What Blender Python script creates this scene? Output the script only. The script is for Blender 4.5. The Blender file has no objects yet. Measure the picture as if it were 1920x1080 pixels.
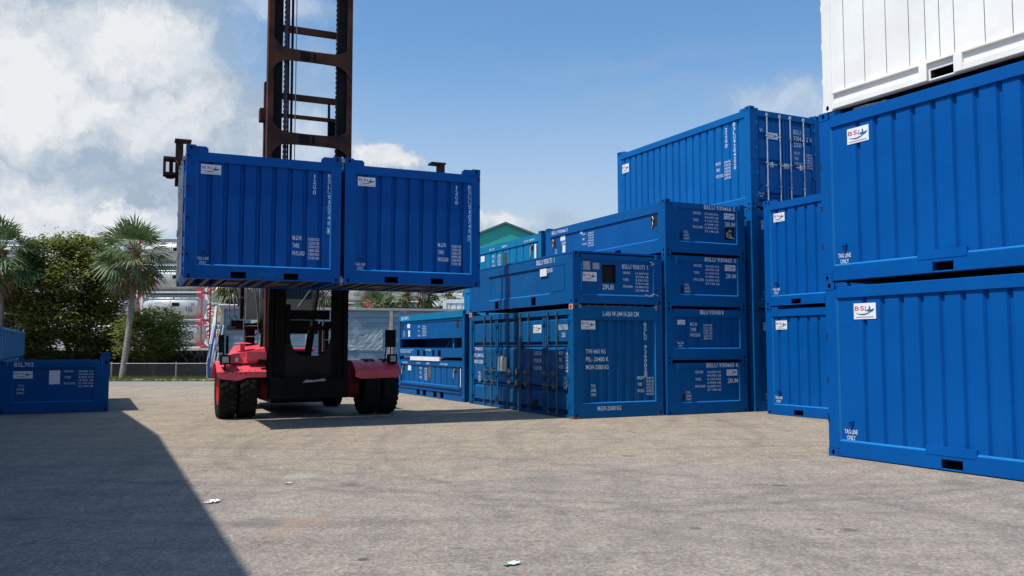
import bpy, bmesh, math, random
from mathutils import Vector, Matrix
random.seed(7)
PI = math.pi
scene = bpy.context.scene
COL = scene.collection

# ------------------------------------------------------------------ camera
cd = bpy.data.cameras.new("Camera")
cam = bpy.data.objects.new("Camera", cd)
COL.objects.link(cam)
cd.sensor_width = 36.0
cd.lens = 36.0 * 1617.9 / 1920.0
cd.clip_start = 0.1
cd.clip_end = 5000
PITCH = 0.0679
cam.matrix_world = Matrix.Translation((0, 0, 1.627)) @ Matrix.Rotation(PI / 2 + PITCH, 4, 'X') @ Matrix.Rotation(-0.0011, 4, 'Z')
scene.camera = cam

# ------------------------------------------------------------------ exposure
scene.view_settings.view_transform = 'Standard'
scene.view_settings.look = 'None'
scene.view_settings.exposure = 0.0
scene.view_settings.gamma = 1.0

# ------------------------------------------------------------------ sun
SUN_B = 0.50                     # the sun stands at (-cos b, -sin b) in plan
SUN_E = math.radians(60)
sd = bpy.data.lights.new("Sun", 'SUN')
sd.energy = 5.0
sd.angle = math.radians(0.53)
sd.color = (1.0, 0.955, 0.88)
sun = bpy.data.objects.new("Sun", sd)
COL.objects.link(sun)
sdir = Vector((-math.cos(SUN_B) * math.cos(SUN_E), -math.sin(SUN_B) * math.cos(SUN_E), math.sin(SUN_E)))
sun.rotation_euler = sdir.to_track_quat('Z', 'Y').to_euler()
sun.location = (-20, -10, 40)

# ------------------------------------------------------------------ world: sky with clouds
def pix_dir(px, py):
    u = (px - 960) / 1617.9
    v = (540 - py) / 1617.9
    cp, sp = math.cos(PITCH), math.sin(PITCH)
    return Vector((u, cp - v * sp, sp + v * cp)).normalized()

world = bpy.data.worlds.new("World")
scene.world = world
world.use_nodes = True
wt = world.node_tree
wt.nodes.clear()
def wn(t, **k):
    n = wt.nodes.new(t)
    for a, b in k.items():
        setattr(n, a, b)
    return n
def wmath(op, a, b=None, clamp=False):
    n = wn('ShaderNodeMath', operation=op)
    n.use_clamp = clamp
    for i, x in enumerate((a, b)):
        if x is None: continue
        if isinstance(x, (int, float)): n.inputs[i].default_value = x
        else: wt.links.new(x, n.inputs[i])
    return n.outputs[0]
sky = wn('ShaderNodeTexSky')
sky.sky_type = 'NISHITA'
sky.sun_disc = False
sky.sun_elevation = SUN_E
sky.sun_rotation = math.atan2(sdir.x, sdir.y)
sky.altitude = 0
sky.air_density = 1.0
sky.dust_density = 0.9
sky.ozone_density = 1.0
tc = wn('ShaderNodeTexCoord')
def wnoise(scale, detail, rough, vec, dist=0.0):
    n = wn('ShaderNodeTexNoise')
    n.inputs['Scale'].default_value = scale
    n.inputs['Detail'].default_value = detail
    n.inputs['Roughness'].default_value = rough
    n.inputs['Distortion'].default_value = dist
    wt.links.new(vec, n.inputs['Vector'])
    return n
DIRV = tc.outputs['Generated']
n1 = wnoise(7.0, 10, 0.66, DIRV)
warp = wn('ShaderNodeVectorMath', operation='SUBTRACT')
wt.links.new(n1.outputs['Color'], warp.inputs[0]); warp.inputs[1].default_value = (0.5, 0.5, 0.5)
wsc = wn('ShaderNodeVectorMath', operation='SCALE')
wt.links.new(warp.outputs[0], wsc.inputs[0]); wsc.inputs['Scale'].default_value = 0.145
wadd = wn('ShaderNodeVectorMath', operation='ADD')
wt.links.new(DIRV, wadd.inputs[0]); wt.links.new(wsc.outputs[0], wadd.inputs[1])
def blob(px, py, rx, ry, soft, amp=1.0):
    """cloud mask: 1 inside an ellipse of radius rx (pixels) round a sky direction"""
    c = pix_dir(px, py)
    s = wn('ShaderNodeVectorMath', operation='SUBTRACT')
    wt.links.new(wadd.outputs[0], s.inputs[0]); s.inputs[1].default_value = c
    m = wn('ShaderNodeVectorMath', operation='MULTIPLY')
    wt.links.new(s.outputs[0], m.inputs[0])
    f = 1617.9
    m.inputs[1].default_value = (f / rx, f / rx, f / ry)
    l = wn('ShaderNodeVectorMath', operation='LENGTH')
    wt.links.new(m.outputs[0], l.inputs[0])
    r = wn('ShaderNodeMapRange', interpolation_type='SMOOTHSTEP')
    wt.links.new(l.outputs['Value'], r.inputs['Value'])
    r.inputs['From Min'].default_value = 1.0 + soft
    r.inputs['From Max'].default_value = 1.0 - soft
    r.inputs['To Min'].default_value = 0.0
    r.inputs['To Max'].default_value = amp
    return r.outputs['Result']
def combine(lst):
    o = lst[0]
    for x in lst[1:]:
        o = wmath('MAXIMUM', o, x)
    return o
dens = combine([
    blob(60, 60, 330, 250, 0.30, 1.0), blob(250, 250, 270, 170, 0.30, 1.0), blob(20, 300, 260, 200, 0.35, 0.95),
    blob(300, 380, 420, 60, 0.6, 0.75), blob(-300, 200, 500, 420, 0.4, 1.0), blob(450, 250, 130, 110, 0.6, 0.7),
    blob(725, 285, 58, 34, 0.22, 1.0), blob(700, 322, 80, 28, 0.45, 0.9), blob(925, 428, 70, 30, 0.35, 0.95),
    blob(1000, 440, 110, 24, 0.6, 0.6), blob(222, 405, 52, 22, 0.25, 1.0),
    blob(520, -10, 90, 40, 0.6, 0.5), blob(560, 290, 130, 60, 0.7, 0.7), blob(560, 150, 60, 60, 0.9, 0.45), blob(1490, 185, 110, 30, 0.85, 0.55), blob(1440, 205, 70, 20, 0.9, 0.35), blob(1180, 110, 200, 16, 0.95, 0.12),
    blob(1220, 190, 160, 18, 0.95, 0.16), blob(590, 190, 60, 90, 0.9, 0.4),
    blob(600, -900, 600, 300, 0.5, 0.7)])
# brightness inside the clouds: sunlit billows against grey undersides
lit = combine([blob(30, 130, 130, 110, 0.6, 1.0), blob(255, 80, 120, 70, 0.6, 1.0), blob(20, 360, 90, 60, 0.7, 0.8), blob(170, 180, 160, 50, 0.8, 0.8),
               blob(310, 215, 110, 60, 0.7, 0.8), blob(725, 280, 60, 34, 0.5, 1.0), blob(925, 425, 80, 30, 0.6, 0.85),
               blob(225, 402, 60, 22, 0.5, 1.0), blob(520, -10, 90, 40, 0.8, 0.7), blob(1500, 185, 100, 32, 0.9, 0.5),
               blob(200, 450, 330, 40, 0.9, 0.75), blob(60, 380, 120, 60, 0.8, 0.7), blob(560, 280, 90, 50, 0.9, 0.5)])
nA = wnoise(13, 9, 0.58, wadd.outputs[0])
sh = wn('ShaderNodeVectorMath', operation='ADD')
wt.links.new(wadd.outputs[0], sh.inputs[0]); sh.inputs[1].default_value = (0.012, 0.0, -0.014)
nB = wnoise(13, 9, 0.58, sh.outputs[0])
emb = wmath('MULTIPLY', wmath('SUBTRACT', nB.outputs['Fac'], nA.outputs['Fac']), -1.9)
lit2 = wmath('ADD', wmath('ADD', lit, emb), wmath('MULTIPLY', wmath('SUBTRACT', nA.outputs['Fac'], 0.5), 0.7), True)
cc = wn('ShaderNodeMix', data_type='RGBA')
wt.links.new(lit2, cc.inputs['Factor'])
cc.inputs[6].default_value = (4.1, 5.2, 6.5, 1)
cc.inputs[7].default_value = (9.0, 9.2, 9.5, 1)
# pale humid air low in the sky
sep = wn('ShaderNodeSeparateXYZ')
wt.links.new(DIRV, sep.inputs[0])
hz = wn('ShaderNodeMapRange', interpolation_type='SMOOTHSTEP')
wt.links.new(sep.outputs['Z'], hz.inputs['Value'])
hz.inputs['From Min'].default_value = 0.36; hz.inputs['From Max'].default_value = 0.0
hz.inputs['To Min'].default_value = 0.0; hz.inputs['To Max'].default_value = 0.97
tint = wn('ShaderNodeMix', data_type='RGBA', blend_type='MULTIPLY')
tint.inputs['Factor'].default_value = 1.0
wt.links.new(sky.outputs[0], tint.inputs[6]); tint.inputs[7].default_value = (1.12, 1.55, 1.80, 1)
low = wn('ShaderNodeMix', data_type='RGBA')
wt.links.new(hz.outputs['Result'], low.inputs['Factor'])
wt.links.new(tint.outputs[2], low.inputs[6]); low.inputs[7].default_value = (6.3, 6.85, 7.7, 1)
fin = wn('ShaderNodeMix', data_type='RGBA')
wt.links.new(dens, fin.inputs['Factor'])
wt.links.new(low.outputs[2], fin.inputs[6]); wt.links.new(cc.outputs[2], fin.inputs[7])
bg = wn('ShaderNodeBackground')
bg.inputs['Strength'].default_value = 0.093
wt.links.new(fin.outputs[2], bg.inputs['Color'])
wo = wn('ShaderNodeOutputWorld')
wt.links.new(bg.outputs[0], wo.inputs[0])

# ------------------------------------------------------------------ materials
def newmat(name):
    m = bpy.data.materials.new(name)
    m.use_nodes = True
    nt = m.node_tree
    b = nt.nodes['Principled BSDF']
    return m, nt, b
def nz(nt, scale, detail=4, rough=0.55, coord='Object', stretch=(1, 1, 1)):
    t = nt.nodes.new('ShaderNodeTexCoord')
    mp = nt.nodes.new('ShaderNodeMapping')
    mp.inputs['Scale'].default_value = stretch
    nt.links.new(t.outputs[coord], mp.inputs['Vector'])
    n = nt.nodes.new('ShaderNodeTexNoise')
    n.inputs['Scale'].default_value = scale
    n.inputs['Detail'].default_value = detail
    n.inputs['Roughness'].default_value = rough
    nt.links.new(mp.outputs[0], n.inputs['Vector'])
    return n
def ramp(nt, fac, stops):
    r = nt.nodes.new('ShaderNodeValToRGB')
    while len(r.color_ramp.elements) > 1:
        r.color_ramp.elements.remove(r.color_ramp.elements[-1])
    for i, (p, c) in enumerate(stops):
        e = r.color_ramp.elements[0] if i == 0 else r.color_ramp.elements.new(p)
        e.position = p
        e.color = tuple(c) + (1,) if len(c) == 3 else c
    nt.links.new(fac, r.inputs[0])
    return r
def mixc(nt, fac, a, b, mode='MIX'):
    m = nt.nodes.new('ShaderNodeMix')
    m.data_type = 'RGBA'; m.blend_type = mode
    for i, x in ((0, fac), (6, a), (7, b)):
        if isinstance(x, (int, float)): m.inputs[i].default_value = x
        elif isinstance(x, (tuple, list)): m.inputs[i].default_value = tuple(x)[:3] + (1,)
        else: nt.links.new(x, m.inputs[i])
    return m.outputs[2]
def plain(name, col, rough=0.5, metal=0.0, var=0.12, scale=3.0, bump=0.0, bscale=40, spec=0.5):
    m, nt, b = newmat(name)
    n = nz(nt, scale, 5)
    c = ramp(nt, n.outputs['Fac'], [(0.3, tuple(x * (1 - var) for x in col)), (0.7, tuple(min(1, x * (1 + var)) for x in col))])
    nt.links.new(c.outputs[0], b.inputs['Base Color'])
    b.inputs['Roughness'].default_value = rough
    b.inputs['Metallic'].default_value = metal
    b.inputs['Specular IOR Level'].default_value = spec
    if bump:
        n2 = nz(nt, bscale, 4)
        bp = nt.nodes.new('ShaderNodeBump')
        bp.inputs['Strength'].default_value = bump
        bp.inputs['Distance'].default_value = 0.02
        nt.links.new(n2.outputs['Fac'], bp.inputs['Height'])
        nt.links.new(bp.outputs[0], b.inputs['Normal'])
    return m
def paint(name, col, rust=0.0, wear=0.5, rough=0.42, seed=0.0):
    """container paint: slight fading in patches, thin vertical weather streaks, scuffs, bits of rust"""
    m, nt, b = newmat(name)
    n = nz(nt, 0.9, 6, 0.6)
    fade = tuple(min(1, x * 1.12 + 0.001) for x in col)
    deep = tuple(x * 0.90 for x in col)
    c = ramp(nt, n.outputs['Fac'], [(0.3, deep), (0.7, fade)]).outputs[0]
    st = nz(nt, 7.0, 4, 0.6, stretch=(1, 1, 0.06))
    sf = ramp(nt, st.outputs['Fac'], [(0.52, (0, 0, 0)), (0.75, (1, 1, 1))]).outputs[0]
    c = mixc(nt, mixc(nt, 0.12 * wear, (0, 0, 0), sf), c, tuple(min(0.7, x * 0.7 + k) for x, k in zip(col, (0.012, 0.05, 0.07))))
    sc = nz(nt, 4.0, 9, 0.72, stretch=(1, 1, 1.6))
    scf = ramp(nt, sc.outputs['Fac'], [(0.66, (0, 0, 0)), (0.70, (1, 1, 1))]).outputs[0]
    c = mixc(nt, mixc(nt, 0.22 * wear, (0, 0, 0), scf), c, tuple(min(0.7, x * 0.6 + k) for x, k in zip(col, (0.06, 0.12, 0.18))))
    if rust > 0:
        r = nz(nt, 5.5, 9, 0.7)
        rf = ramp(nt, r.outputs['Fac'], [(0.70 - 0.12 * rust, (0, 0, 0)), (0.76 - 0.12 * rust, (1, 1, 1))]).outputs[0]
        c = mixc(nt, mixc(nt, 0.75, (0, 0, 0), rf), c, (0.10, 0.045, 0.02))
    b.inputs['Specular IOR Level'].default_value = 0.10
    nt.links.new(c, b.inputs['Base Color'])
    rr = nt.nodes.new('ShaderNodeMapRange')
    nt.links.new(sc.outputs['Fac'], rr.inputs['Value'])
    rr.inputs['To Min'].default_value = rough - 0.08; rr.inputs['To Max'].default_value = rough + 0.16
    nt.links.new(rr.outputs[0], b.inputs['Roughness'])
    d = nz(nt, 1.7, 3, 0.5)
    bp = nt.nodes.new('ShaderNodeBump')
    bp.inputs['Strength'].default_value = 0.42; bp.inputs['Distance'].default_value = 0.03
    nt.links.new(d.outputs['Fac'], bp.inputs['Height'])
    nt.links.new(bp.outputs[0], b.inputs['Normal'])
    return m
P_ROYAL = paint('paint_royal_blue', (0.0003, 0.078, 0.305), wear=0.9)
P_HELD = paint('paint_deep_blue', (0.0005, 0.072, 0.30), wear=0.5)
P_SEA = paint('paint_sea_blue', (0.0006, 0.082, 0.262), wear=0.6, rust=0.12)
P_OLD = paint('paint_worn_blue', (0.0010, 0.083, 0.240), wear=0.9, rust=0.5, rough=0.5)
P_CYAN = paint('paint_faded_cyan_blue', (0.002, 0.165, 0.33), wear=0.8, rust=0.1, rough=0.5)
P_TOP = paint('paint_bright_blue', (0.0008, 0.108, 0.335), wear=0.5)
P_PALE = paint('paint_pale_lit_blue', (0.07, 0.23, 0.42), wear=1.0)  # pale colour stands in for lit edges on the shaded ribs and lip
P_RIM = paint('paint_chalky_highlight_blue', (0.010, 0.15, 0.40), wear=1.0)  # chalky edges, colour lightened further to strengthen the rim highlights
P_WHITE = paint('paint_white', (0.76, 0.75, 0.715), wear=0.25, rough=0.5)
P_SALMON = paint('paint_faded_salmon', (0.62, 0.25, 0.19), wear=0.4, rust=0.4)
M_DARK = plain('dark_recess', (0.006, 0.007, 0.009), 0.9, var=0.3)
M_LET = plain('white_lettering', (0.70, 0.72, 0.72), 0.6, var=0.12, scale=9)
M_PLATE = plain('white_sticker', (0.74, 0.75, 0.77), 0.45, var=0.05)
M_GREYPL = plain('grey_sticker', (0.30, 0.32, 0.36), 0.5, var=0.1)
M_RED = plain('logo_red', (0.50, 0.04, 0.05), 0.5)
M_NAVY = plain('logo_navy', (0.012, 0.10, 0.20), 0.5)
M_GALV = plain('galvanised_steel', (0.33, 0.34, 0.35), 0.5, 0.3, 0.2, 8)
M_OLDBAR = plain('weathered_steel_bar', (0.07, 0.11, 0.15), 0.6, 0.2, 0.3, 8)
M_WBAR = plain('pale_lock_rod', (0.36, 0.42, 0.50), 0.5, 0.1, 0.15, 8)
M_WOOD = plain('floor_cross_member_steel', (0.075, 0.08, 0.09), 0.7, 0.0, 0.3, 6)
M_MAST = plain('rusty_mast_steel', (0.068, 0.027, 0.017), 0.75, 0.0, 0.6, 1.6, 0.3, 30, 0.15)
M_BLACK = plain('oily_black_steel', (0.006, 0.0055, 0.005), 0.6, 0.0, 0.5, 4, 0.3, 25, 0.12)
M_CHAIN = plain('greased_chain', (0.055, 0.028, 0.03), 0.5, 0.3, 0.4, 15)
M_PRED = plain('forklift_red', (0.72, 0.075, 0.11), 0.42, 0.0, 0.16, 3, 0.12, 12)
M_RIM = plain('wheel_red', (0.50, 0.02, 0.03), 0.45, 0.0, 0.2, 6)
M_TYRE = plain('tyre_rubber', (0.016, 0.015, 0.0145), 0.9, 0.0, 0.35, 7, 0.5, 40, 0.15)
M_CAB = plain('cab_grey', (0.30, 0.33, 0.31), 0.5, 0.0, 0.12, 2)
M_RAIL = plain('railing_grey', (0.20, 0.20, 0.20), 0.5, 0.3, 0.2, 6)
M_ROPE = plain('rope_white', (0.55, 0.53, 0.48), 0.9, 0.0, 0.25, 20)
M_TARP = plain('white_tarpaulin', (0.62, 0.63, 0.61), 0.6, 0.0, 0.2, 4, 0.5, 8)
def glassmat():
    m, nt, b = newmat('cab_glass')
    b.inputs['Base Color'].default_value = (0.10, 0.19, 0.20, 1)
    b.inputs['Roughness'].default_value = 0.06
    b.inputs['Metallic'].default_value = 0.0
    b.inputs['Specular IOR Level'].default_value = 0.9
    b.inputs['Alpha'].default_value = 0.72
    return m
M_GLASS = glassmat()

# ------------------------------------------------------------------ mesh builder
class MB:
    def __init__(s, M=None):
        s.V = []; s.F = []; s.I = []; s.S = []
        s.M = M.copy() if M else Matrix.Identity(4)
    def add(s, vs, fs, mi=0, smooth=False):
        n = len(s.V)
        s.V += [tuple(s.M @ Vector(v)) for v in vs]
        for f in fs:
            s.F.append(tuple(i + n for i in f)); s.I.append(mi); s.S.append(smooth)
    def box(s, x0, x1, y0, y1, z0, z1, mi=0):
        s.add([(x0, y0, z0), (x1, y0, z0), (x1, y1, z0), (x0, y1, z0), (x0, y0, z1), (x1, y0, z1), (x1, y1, z1), (x0, y1, z1)],
              [(0, 1, 2, 3), (4, 5, 6, 7), (0, 1, 5, 4), (1, 2, 6, 5), (2, 3, 7, 6), (3, 0, 4, 7)], mi)
    def cyl(s, p0, p1, r0, r1=None, n=10, mi=0, smooth=True, caps=True):
        r1 = r0 if r1 is None else r1
        p0 = Vector(p0); p1 = Vector(p1)
        ax = (p1 - p0).normalized()
        u = ax.cross(Vector((0, 0, 1)))
        if u.length < 1e-3: u = ax.cross(Vector((1, 0, 0)))
        u.normalize(); w = ax.cross(u)
        vs = []
        for p, r in ((p0, r0), (p1, r1)):
            for k in range(n):
                a = 2 * PI * k / n
                vs.append(p + (u * math.cos(a) + w * math.sin(a)) * r)
        s.add(vs, [(k, (k + 1) % n, n + (k + 1) % n, n + k) for k in range(n)], mi, smooth)
        if caps:
            s.add(vs, [tuple(range(n - 1, -1, -1)), tuple(range(n, 2 * n))], mi)
    def tube(s, pts, r, n=7, mi=0):
        for i in range(len(pts) - 1):
            s.cyl(pts[i], pts[i + 1], r, r, n, mi)
    def prism(s, outline, y0, y1, mi=0):
        """outline in x-z, extruded along y (convex or simple polygon)"""
        n = len(outline)
        vs = [(x, y0, z) for x, z in outline] + [(x, y1, z) for x, z in outline]
        s.add(vs, [tuple(range(n)), tuple(range(2 * n - 1, n - 1, -1))] + [(k, (k + 1) % n, n + (k + 1) % n, n + k) for k in range(n)], mi)
    def lathe(s, prof, c, ax='x', n=32, mi=0, smooth=True):
        """prof: list of (axial, radius) about the axis through c"""
        vs = []
        for t, r in prof:
            for k in range(n):
                a = 2 * PI * k / n
                if ax == 'x': vs.append((c[0] + t, c[1] + r * math.cos(a), c[2] + r * math.sin(a)))
                elif ax == 'z': vs.append((c[0] + r * math.cos(a), c[1] + r * math.sin(a), c[2] + t))
                else: vs.append((c[0] + r * math.cos(a), c[1] + t, c[2] + r * math.sin(a)))
        fs = []
        for j in range(len(prof) - 1):
            for k in range(n):
                fs.append((j * n + k, j * n + (k + 1) % n, (j + 1) * n + (k + 1) % n, (j + 1) * n + k))
        s.add(vs, fs, mi, smooth)
    def build_each(s, name, mats, parent=None):
        par = list(range(len(s.V)))
        def fd(i):
            while par[i] != i: par[i] = par[par[i]]; i = par[i]
            return i
        for f in s.F:
            for q in f[1:]: par[fd(q)] = fd(f[0])
        gr = {}
        for k, f in enumerate(s.F): gr.setdefault(fd(f[0]), []).append(k)
        for ks in gr.values():
            m = MB(); mp = {}
            for k in ks:
                for q in s.F[k]:
                    if q not in mp: mp[q] = len(m.V); m.V.append(s.V[q])
                m.F.append(tuple(mp[q] for q in s.F[k])); m.I.append(s.I[k]); m.S.append(s.S[k])
            m.build(name, mats, parent, recalc=False)
    def build(s, name, mats, parent=None, recalc=True, bevel=0):
        me = bpy.data.meshes.new(name)
        me.from_pydata(s.V, [], s.F)
        if not isinstance(mats, (list, tuple)): mats = [mats]
        for m in mats: me.materials.append(m)
        me.polygons.foreach_set('material_index', s.I)
        me.polygons.foreach_set('use_smooth', s.S)
        if recalc:
            bm = bmesh.new(); bm.from_mesh(me)
            bmesh.ops.recalc_face_normals(bm, faces=bm.faces)
            bm.to_mesh(me); bm.free()
        me.update()
        o = bpy.data.objects.new(name, me)
        COL.objects.link(o)
        if parent: o.parent = parent
        if bevel:
            md = o.modifiers.new('Bevel', 'BEVEL')
            md.width = bevel; md.segments = 2; md.limit_method = 'ANGLE'; md.angle_limit = math.radians(50)
        return o
def thing(name, label, cat, loc=(0, 0, 0), rz=0.0, group=None):
    o = bpy.data.objects.new(name, None)
    COL.objects.link(o)
    o.empty_display_size = 0.3
    o.location = loc; o.rotation_euler = (0, 0, rz)
    tag(o, label, cat, group)
    return o
def tag(o, label, cat, group=None, kind=None):
    if label: o['label'] = label
    if cat: o['category'] = cat
    if group: o['group'] = group
    if kind: o['kind'] = kind
    return o
def copy_tree(o, parent=None):
    c = o.copy(); COL.objects.link(c)
    if parent: c.parent = parent
    for ch in list(o.children):
        copy_tree(ch, c)
    return c

# ------------------------------------------------------------------ lettering
_tc = {}
def text_mesh(s, res=2):
    if (s, res) in _tc: return _tc[(s, res)]
    cu = bpy.data.curves.new('t', 'FONT')
    cu.body = s; cu.size = 1.0; cu.resolution_u = res
    cu.align_x = 'LEFT'; cu.offset = 0.004
    ob = bpy.data.objects.new('t', cu)
    me = bpy.data.meshes.new_from_object(ob)
    vs = [tuple(v.co) for v in me.vertices]
    fs = [tuple(p.vertices) for p in me.polygons]
    bpy.data.objects.remove(ob); bpy.data.curves.remove(cu); bpy.data.meshes.remove(me)
    if not vs: vs = [(0, 0, 0)]
    _tc[(s, res)] = (vs, fs)
    return vs, fs
def put_text(mb, s, a, z, h, w=None, cw=0.60, d=0.003, mi=0, grow=0.0):
    """one line; a = left edge, z = foot of the line, h = capital height, cw = width of a letter / h"""
    vs, fs = text_mesh(s)
    if not fs: return
    x0 = min(v[0] for v in vs); x1 = max(v[0] for v in vs)
    if w is None: w = cw * h * len(s)
    k = w / max(1e-6, x1 - x0)
    q = h / 0.70
    mb.add([(a + (v[0] - x0) * k, d, z + v[1] * q) for v in vs], fs, mi)
def put_vert(mb, s, a, ztop, pitch, h, w, d=0.003, mi=0):
    for i, ch in enumerate(s):
        if ch == ' ': continue
        ww = w * (0.35 if ch == '1' else 1.0)
        put_text(mb, ch, a + (w - ww) / 2, ztop - pitch * i - h, h, ww, d=d, mi=mi)

# face frames: (a, d, z) -> container local;  a runs to the viewer's right, d outward
def frameF(L, W): return Matrix(((1, 0, 0, 0), (0, -1, 0, 0), (0, 0, 1, 0), (0, 0, 0, 1)))
def frameE(L, W): return Matrix(((0, 1, 0, L), (1, 0, 0, 0), (0, 0, 1, 0), (0, 0, 0, 1)))
def frameW(L, W): return Matrix(((0, -1, 0, 0), (-1, 0, 0, W), (0, 0, 1, 0), (0, 0, 0, 1)))
def frameB(L, W): return Matrix(((-1, 0, 0, L), (0, 1, 0, W), (0, 0, 1, 0), (0, 0, 0, 1)))
FR = {'F': frameF, 'E': frameE, 'W': frameW, 'B': frameB}
L20, L10, WD, HF, HH = 6.058, 2.991, 2.438, 2.591, 1.295

def logo(parent, M, a, z, w=0.38, h=0.22, d=-0.026):
    mb = MB(M); mb.box(a, a + w, d, d + 0.004, z, z + h)
    pl = mb.build('logo_plate', M_PLATE, parent)
    e = MB(M); dd = d + 0.0065
    put_text(e, 'B', a + 0.05 * w, z + h * 0.55, h * 0.27, w * 0.20, d=dd, mi=0)
    put_text(e, 'S', a + 0.29 * w, z + h * 0.55, h * 0.27, w * 0.19, d=dd, mi=0)
    put_text(e, 'L', a + 0.52 * w, z + h * 0.50, h * 0.30, w * 0.12, d=dd, mi=1)
    # small ship: hull, wheelhouse, and the wave line below it
    hull = [(0.60, 0.60), (0.64, 0.46), (0.86, 0.46), (0.95, 0.66), (0.84, 0.60), (0.76, 0.58), (0.75, 0.80), (0.70, 0.80), (0.69, 0.60)]
    e.add([(a + x * w, dd, z + y * h) for x, y in hull], [tuple(range(len(hull)))], 1)
    N = 14; top = []; bot = []
    for i in range(N + 1):
        t = i / N
        x = 0.08 + 0.84 * t
        y = 0.40 - 0.13 * math.sin(PI * t * 1.15) + 0.10 * t * t
        th = 0.035 * math.sin(PI * t) + 0.006
        top.append((x, y + th)); bot.append((x, y - th))
    for i in range(N):
        q = [top[i], top[i + 1], bot[i + 1], bot[i]]
        e.add([(a + x * w, dd, z + y * h) for x, y in q], [(0, 1, 2, 3)], 1)
    e.add([(a + x * w, dd, z + y * h) for x, y in ((0.1, 0.10), (0.9, 0.10), (0.9, 0.15), (0.1, 0.15))], [(0, 1, 2, 3)], 2)
    e.build('emblem', [M_RED, M_NAVY, M_GREYPL], pl)
    return pl

def casting_mesh():
    mb = MB()
    w, l, h = 0.162, 0.178, 0.118
    # six sides; the four upright ones carry an oval hole with a dark cup behind
    def side(M, W_, H_):
        m = MB(M); cx, cz = W_ / 2, H_ / 2
        n = 12; rx, rz = 0.028, 0.040
        ring = [(cx + rx * math.cos(2 * PI * k / n), cz + rz * math.sin(2 * PI * k / n)) for k in range(n)]
        cor = []
        for k in range(n):
            c, s_ = math.cos(2 * PI * k / n), math.sin(2 * PI * k / n)
            f = min((W_ / 2) / max(abs(c), 1e-6), (H_ / 2) / max(abs(s_), 1e-6))
            cor.append((cx + c * f, cz + s_ * f))
        vs = [(x, 0, z) for x, z in ring] + [(x, 0, z) for x, z in cor] + [(x, -0.03, z) for x, z in ring]
        m.add(vs, [(k, (k + 1) % n, n + (k + 1) % n, n + k) for k in range(n)], 0)
        # true corners
        for (X, Z) in ((0, 0), (W_, 0), (W_, H_), (0, H_)):
            idx = sorted(range(n), key=lambda k: (cor[k][0] - X) ** 2 + (cor[k][1] - Z) ** 2)[:2]
            m.add([(X, 0, Z), (cor[idx[0]][0], 0, cor[idx[0]][1]), (cor[idx[1]][0], 0, cor[idx[1]][1])], [(0, 1, 2)], 0)
        m.add(vs, [(k, (k + 1) % n, 2 * n + (k + 1) % n, 2 * n + k) for k in range(n)] + [tuple(range(2 * n, 3 * n))], 1)
        mb.V_off = len(mb.V)
        n0 = len(mb.V)
        mb.V += m.V
        for f, i, s2 in zip(m.F, m.I, m.S):
            mb.F.append(tuple(q + n0 for q in f)); mb.I.append(i); mb.S.append(s2)
    side(frameF(l, w), l, h); side(frameE(l, w), w, h); side(frameW(l, w), w, h); side(frameB(l, w), l, h)
    mb.add([(0, 0, 0), (l, 0, 0), (l, w, 0), (0, w, 0), (0, 0, h), (l, 0, h), (l, w, h), (0, w, h)], [(0, 1, 2, 3), (4, 5, 6, 7)], 0)
    return mb
_cast = casting_mesh()
_castme = {}
def cast_obj(parent, mat, x, y, z):
    key = mat.name
    if key not in _castme:
        o = _cast.build('corner_casting', [mat, M_DARK], parent, recalc=False)
        _castme[key] = o.data
    else:
        o = bpy.data.objects.new('corner_casting', _castme[key]); COL.objects.link(o); o.parent = parent
    o.location = (x, y, z)
    return o

def corr_wall(mb, a0, a1, z0, z1, pitch=0.306, flat=0.2, slope=0.030, rec=0.036, dep=0.042, d=-0.030, first=None, die=True):
    """sheet folded into vertical trapezoid ribs, closed at top and bottom"""
    pts = [(a0, d)]
    a = (a0 + 0.17) if first is None else first
    while a + 2 * slope + rec < a1 - 0.03:
        pts += [(a, d), (a + slope, d - dep), (a + slope + rec, d - dep), (a + 2 * slope + rec, d)]
        a += pitch
    pts.append((a1, d))
    n = len(pts)
    vs = [(x, y, z0) for x, y in pts] + [(x, y, z1) for x, y in pts]
    mb.add(vs, [(k, k + 1, n + k + 1, n + k) for k in range(n - 1)])

def fork_rail(mb, dark, a0, a1, z0, z1, pockets, pz0, pz1, thick=0.1, d=0.0):
    """bottom rail with real openings; dark sleeves behind them"""
    cur = a0
    for p0, p1 in pockets:
        mb.box(cur, p0, d - thick, d, z0, z1)
        mb.box(p0, p1, d - thick, d, z0, pz0)
        mb.box(p0, p1, d - thick, d, pz1, z1)
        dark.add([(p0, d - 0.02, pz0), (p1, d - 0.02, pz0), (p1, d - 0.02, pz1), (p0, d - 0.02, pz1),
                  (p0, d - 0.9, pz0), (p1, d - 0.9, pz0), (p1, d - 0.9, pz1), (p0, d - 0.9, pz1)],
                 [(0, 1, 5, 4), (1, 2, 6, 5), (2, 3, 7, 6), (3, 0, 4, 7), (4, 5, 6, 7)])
        cur = p1
    mb.box(cur, a1, d - thick, d, z0, z1)

def tag_eye(parent, M, mat, a, z, d=-0.030):
    m = MB(M)
    z += 0.055
    m.box(a - 0.045, a + 0.045, d, d + 0.035, z + 0.06, z + 0.085)
    m.prism([(a - 0.04, z + 0.06), (a + 0.04, z + 0.06), (a + 0.012, z - 0.03), (a - 0.012, z - 0.03)], d + 0.008, d + 0.022)
    m.cyl((a, d + 0.022, z + 0.02), (a, d + 0.026, z + 0.02), 0.020, n=10, mi=1)
    m.build('tag_line_eye', [mat, M_DARK], parent)

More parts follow.
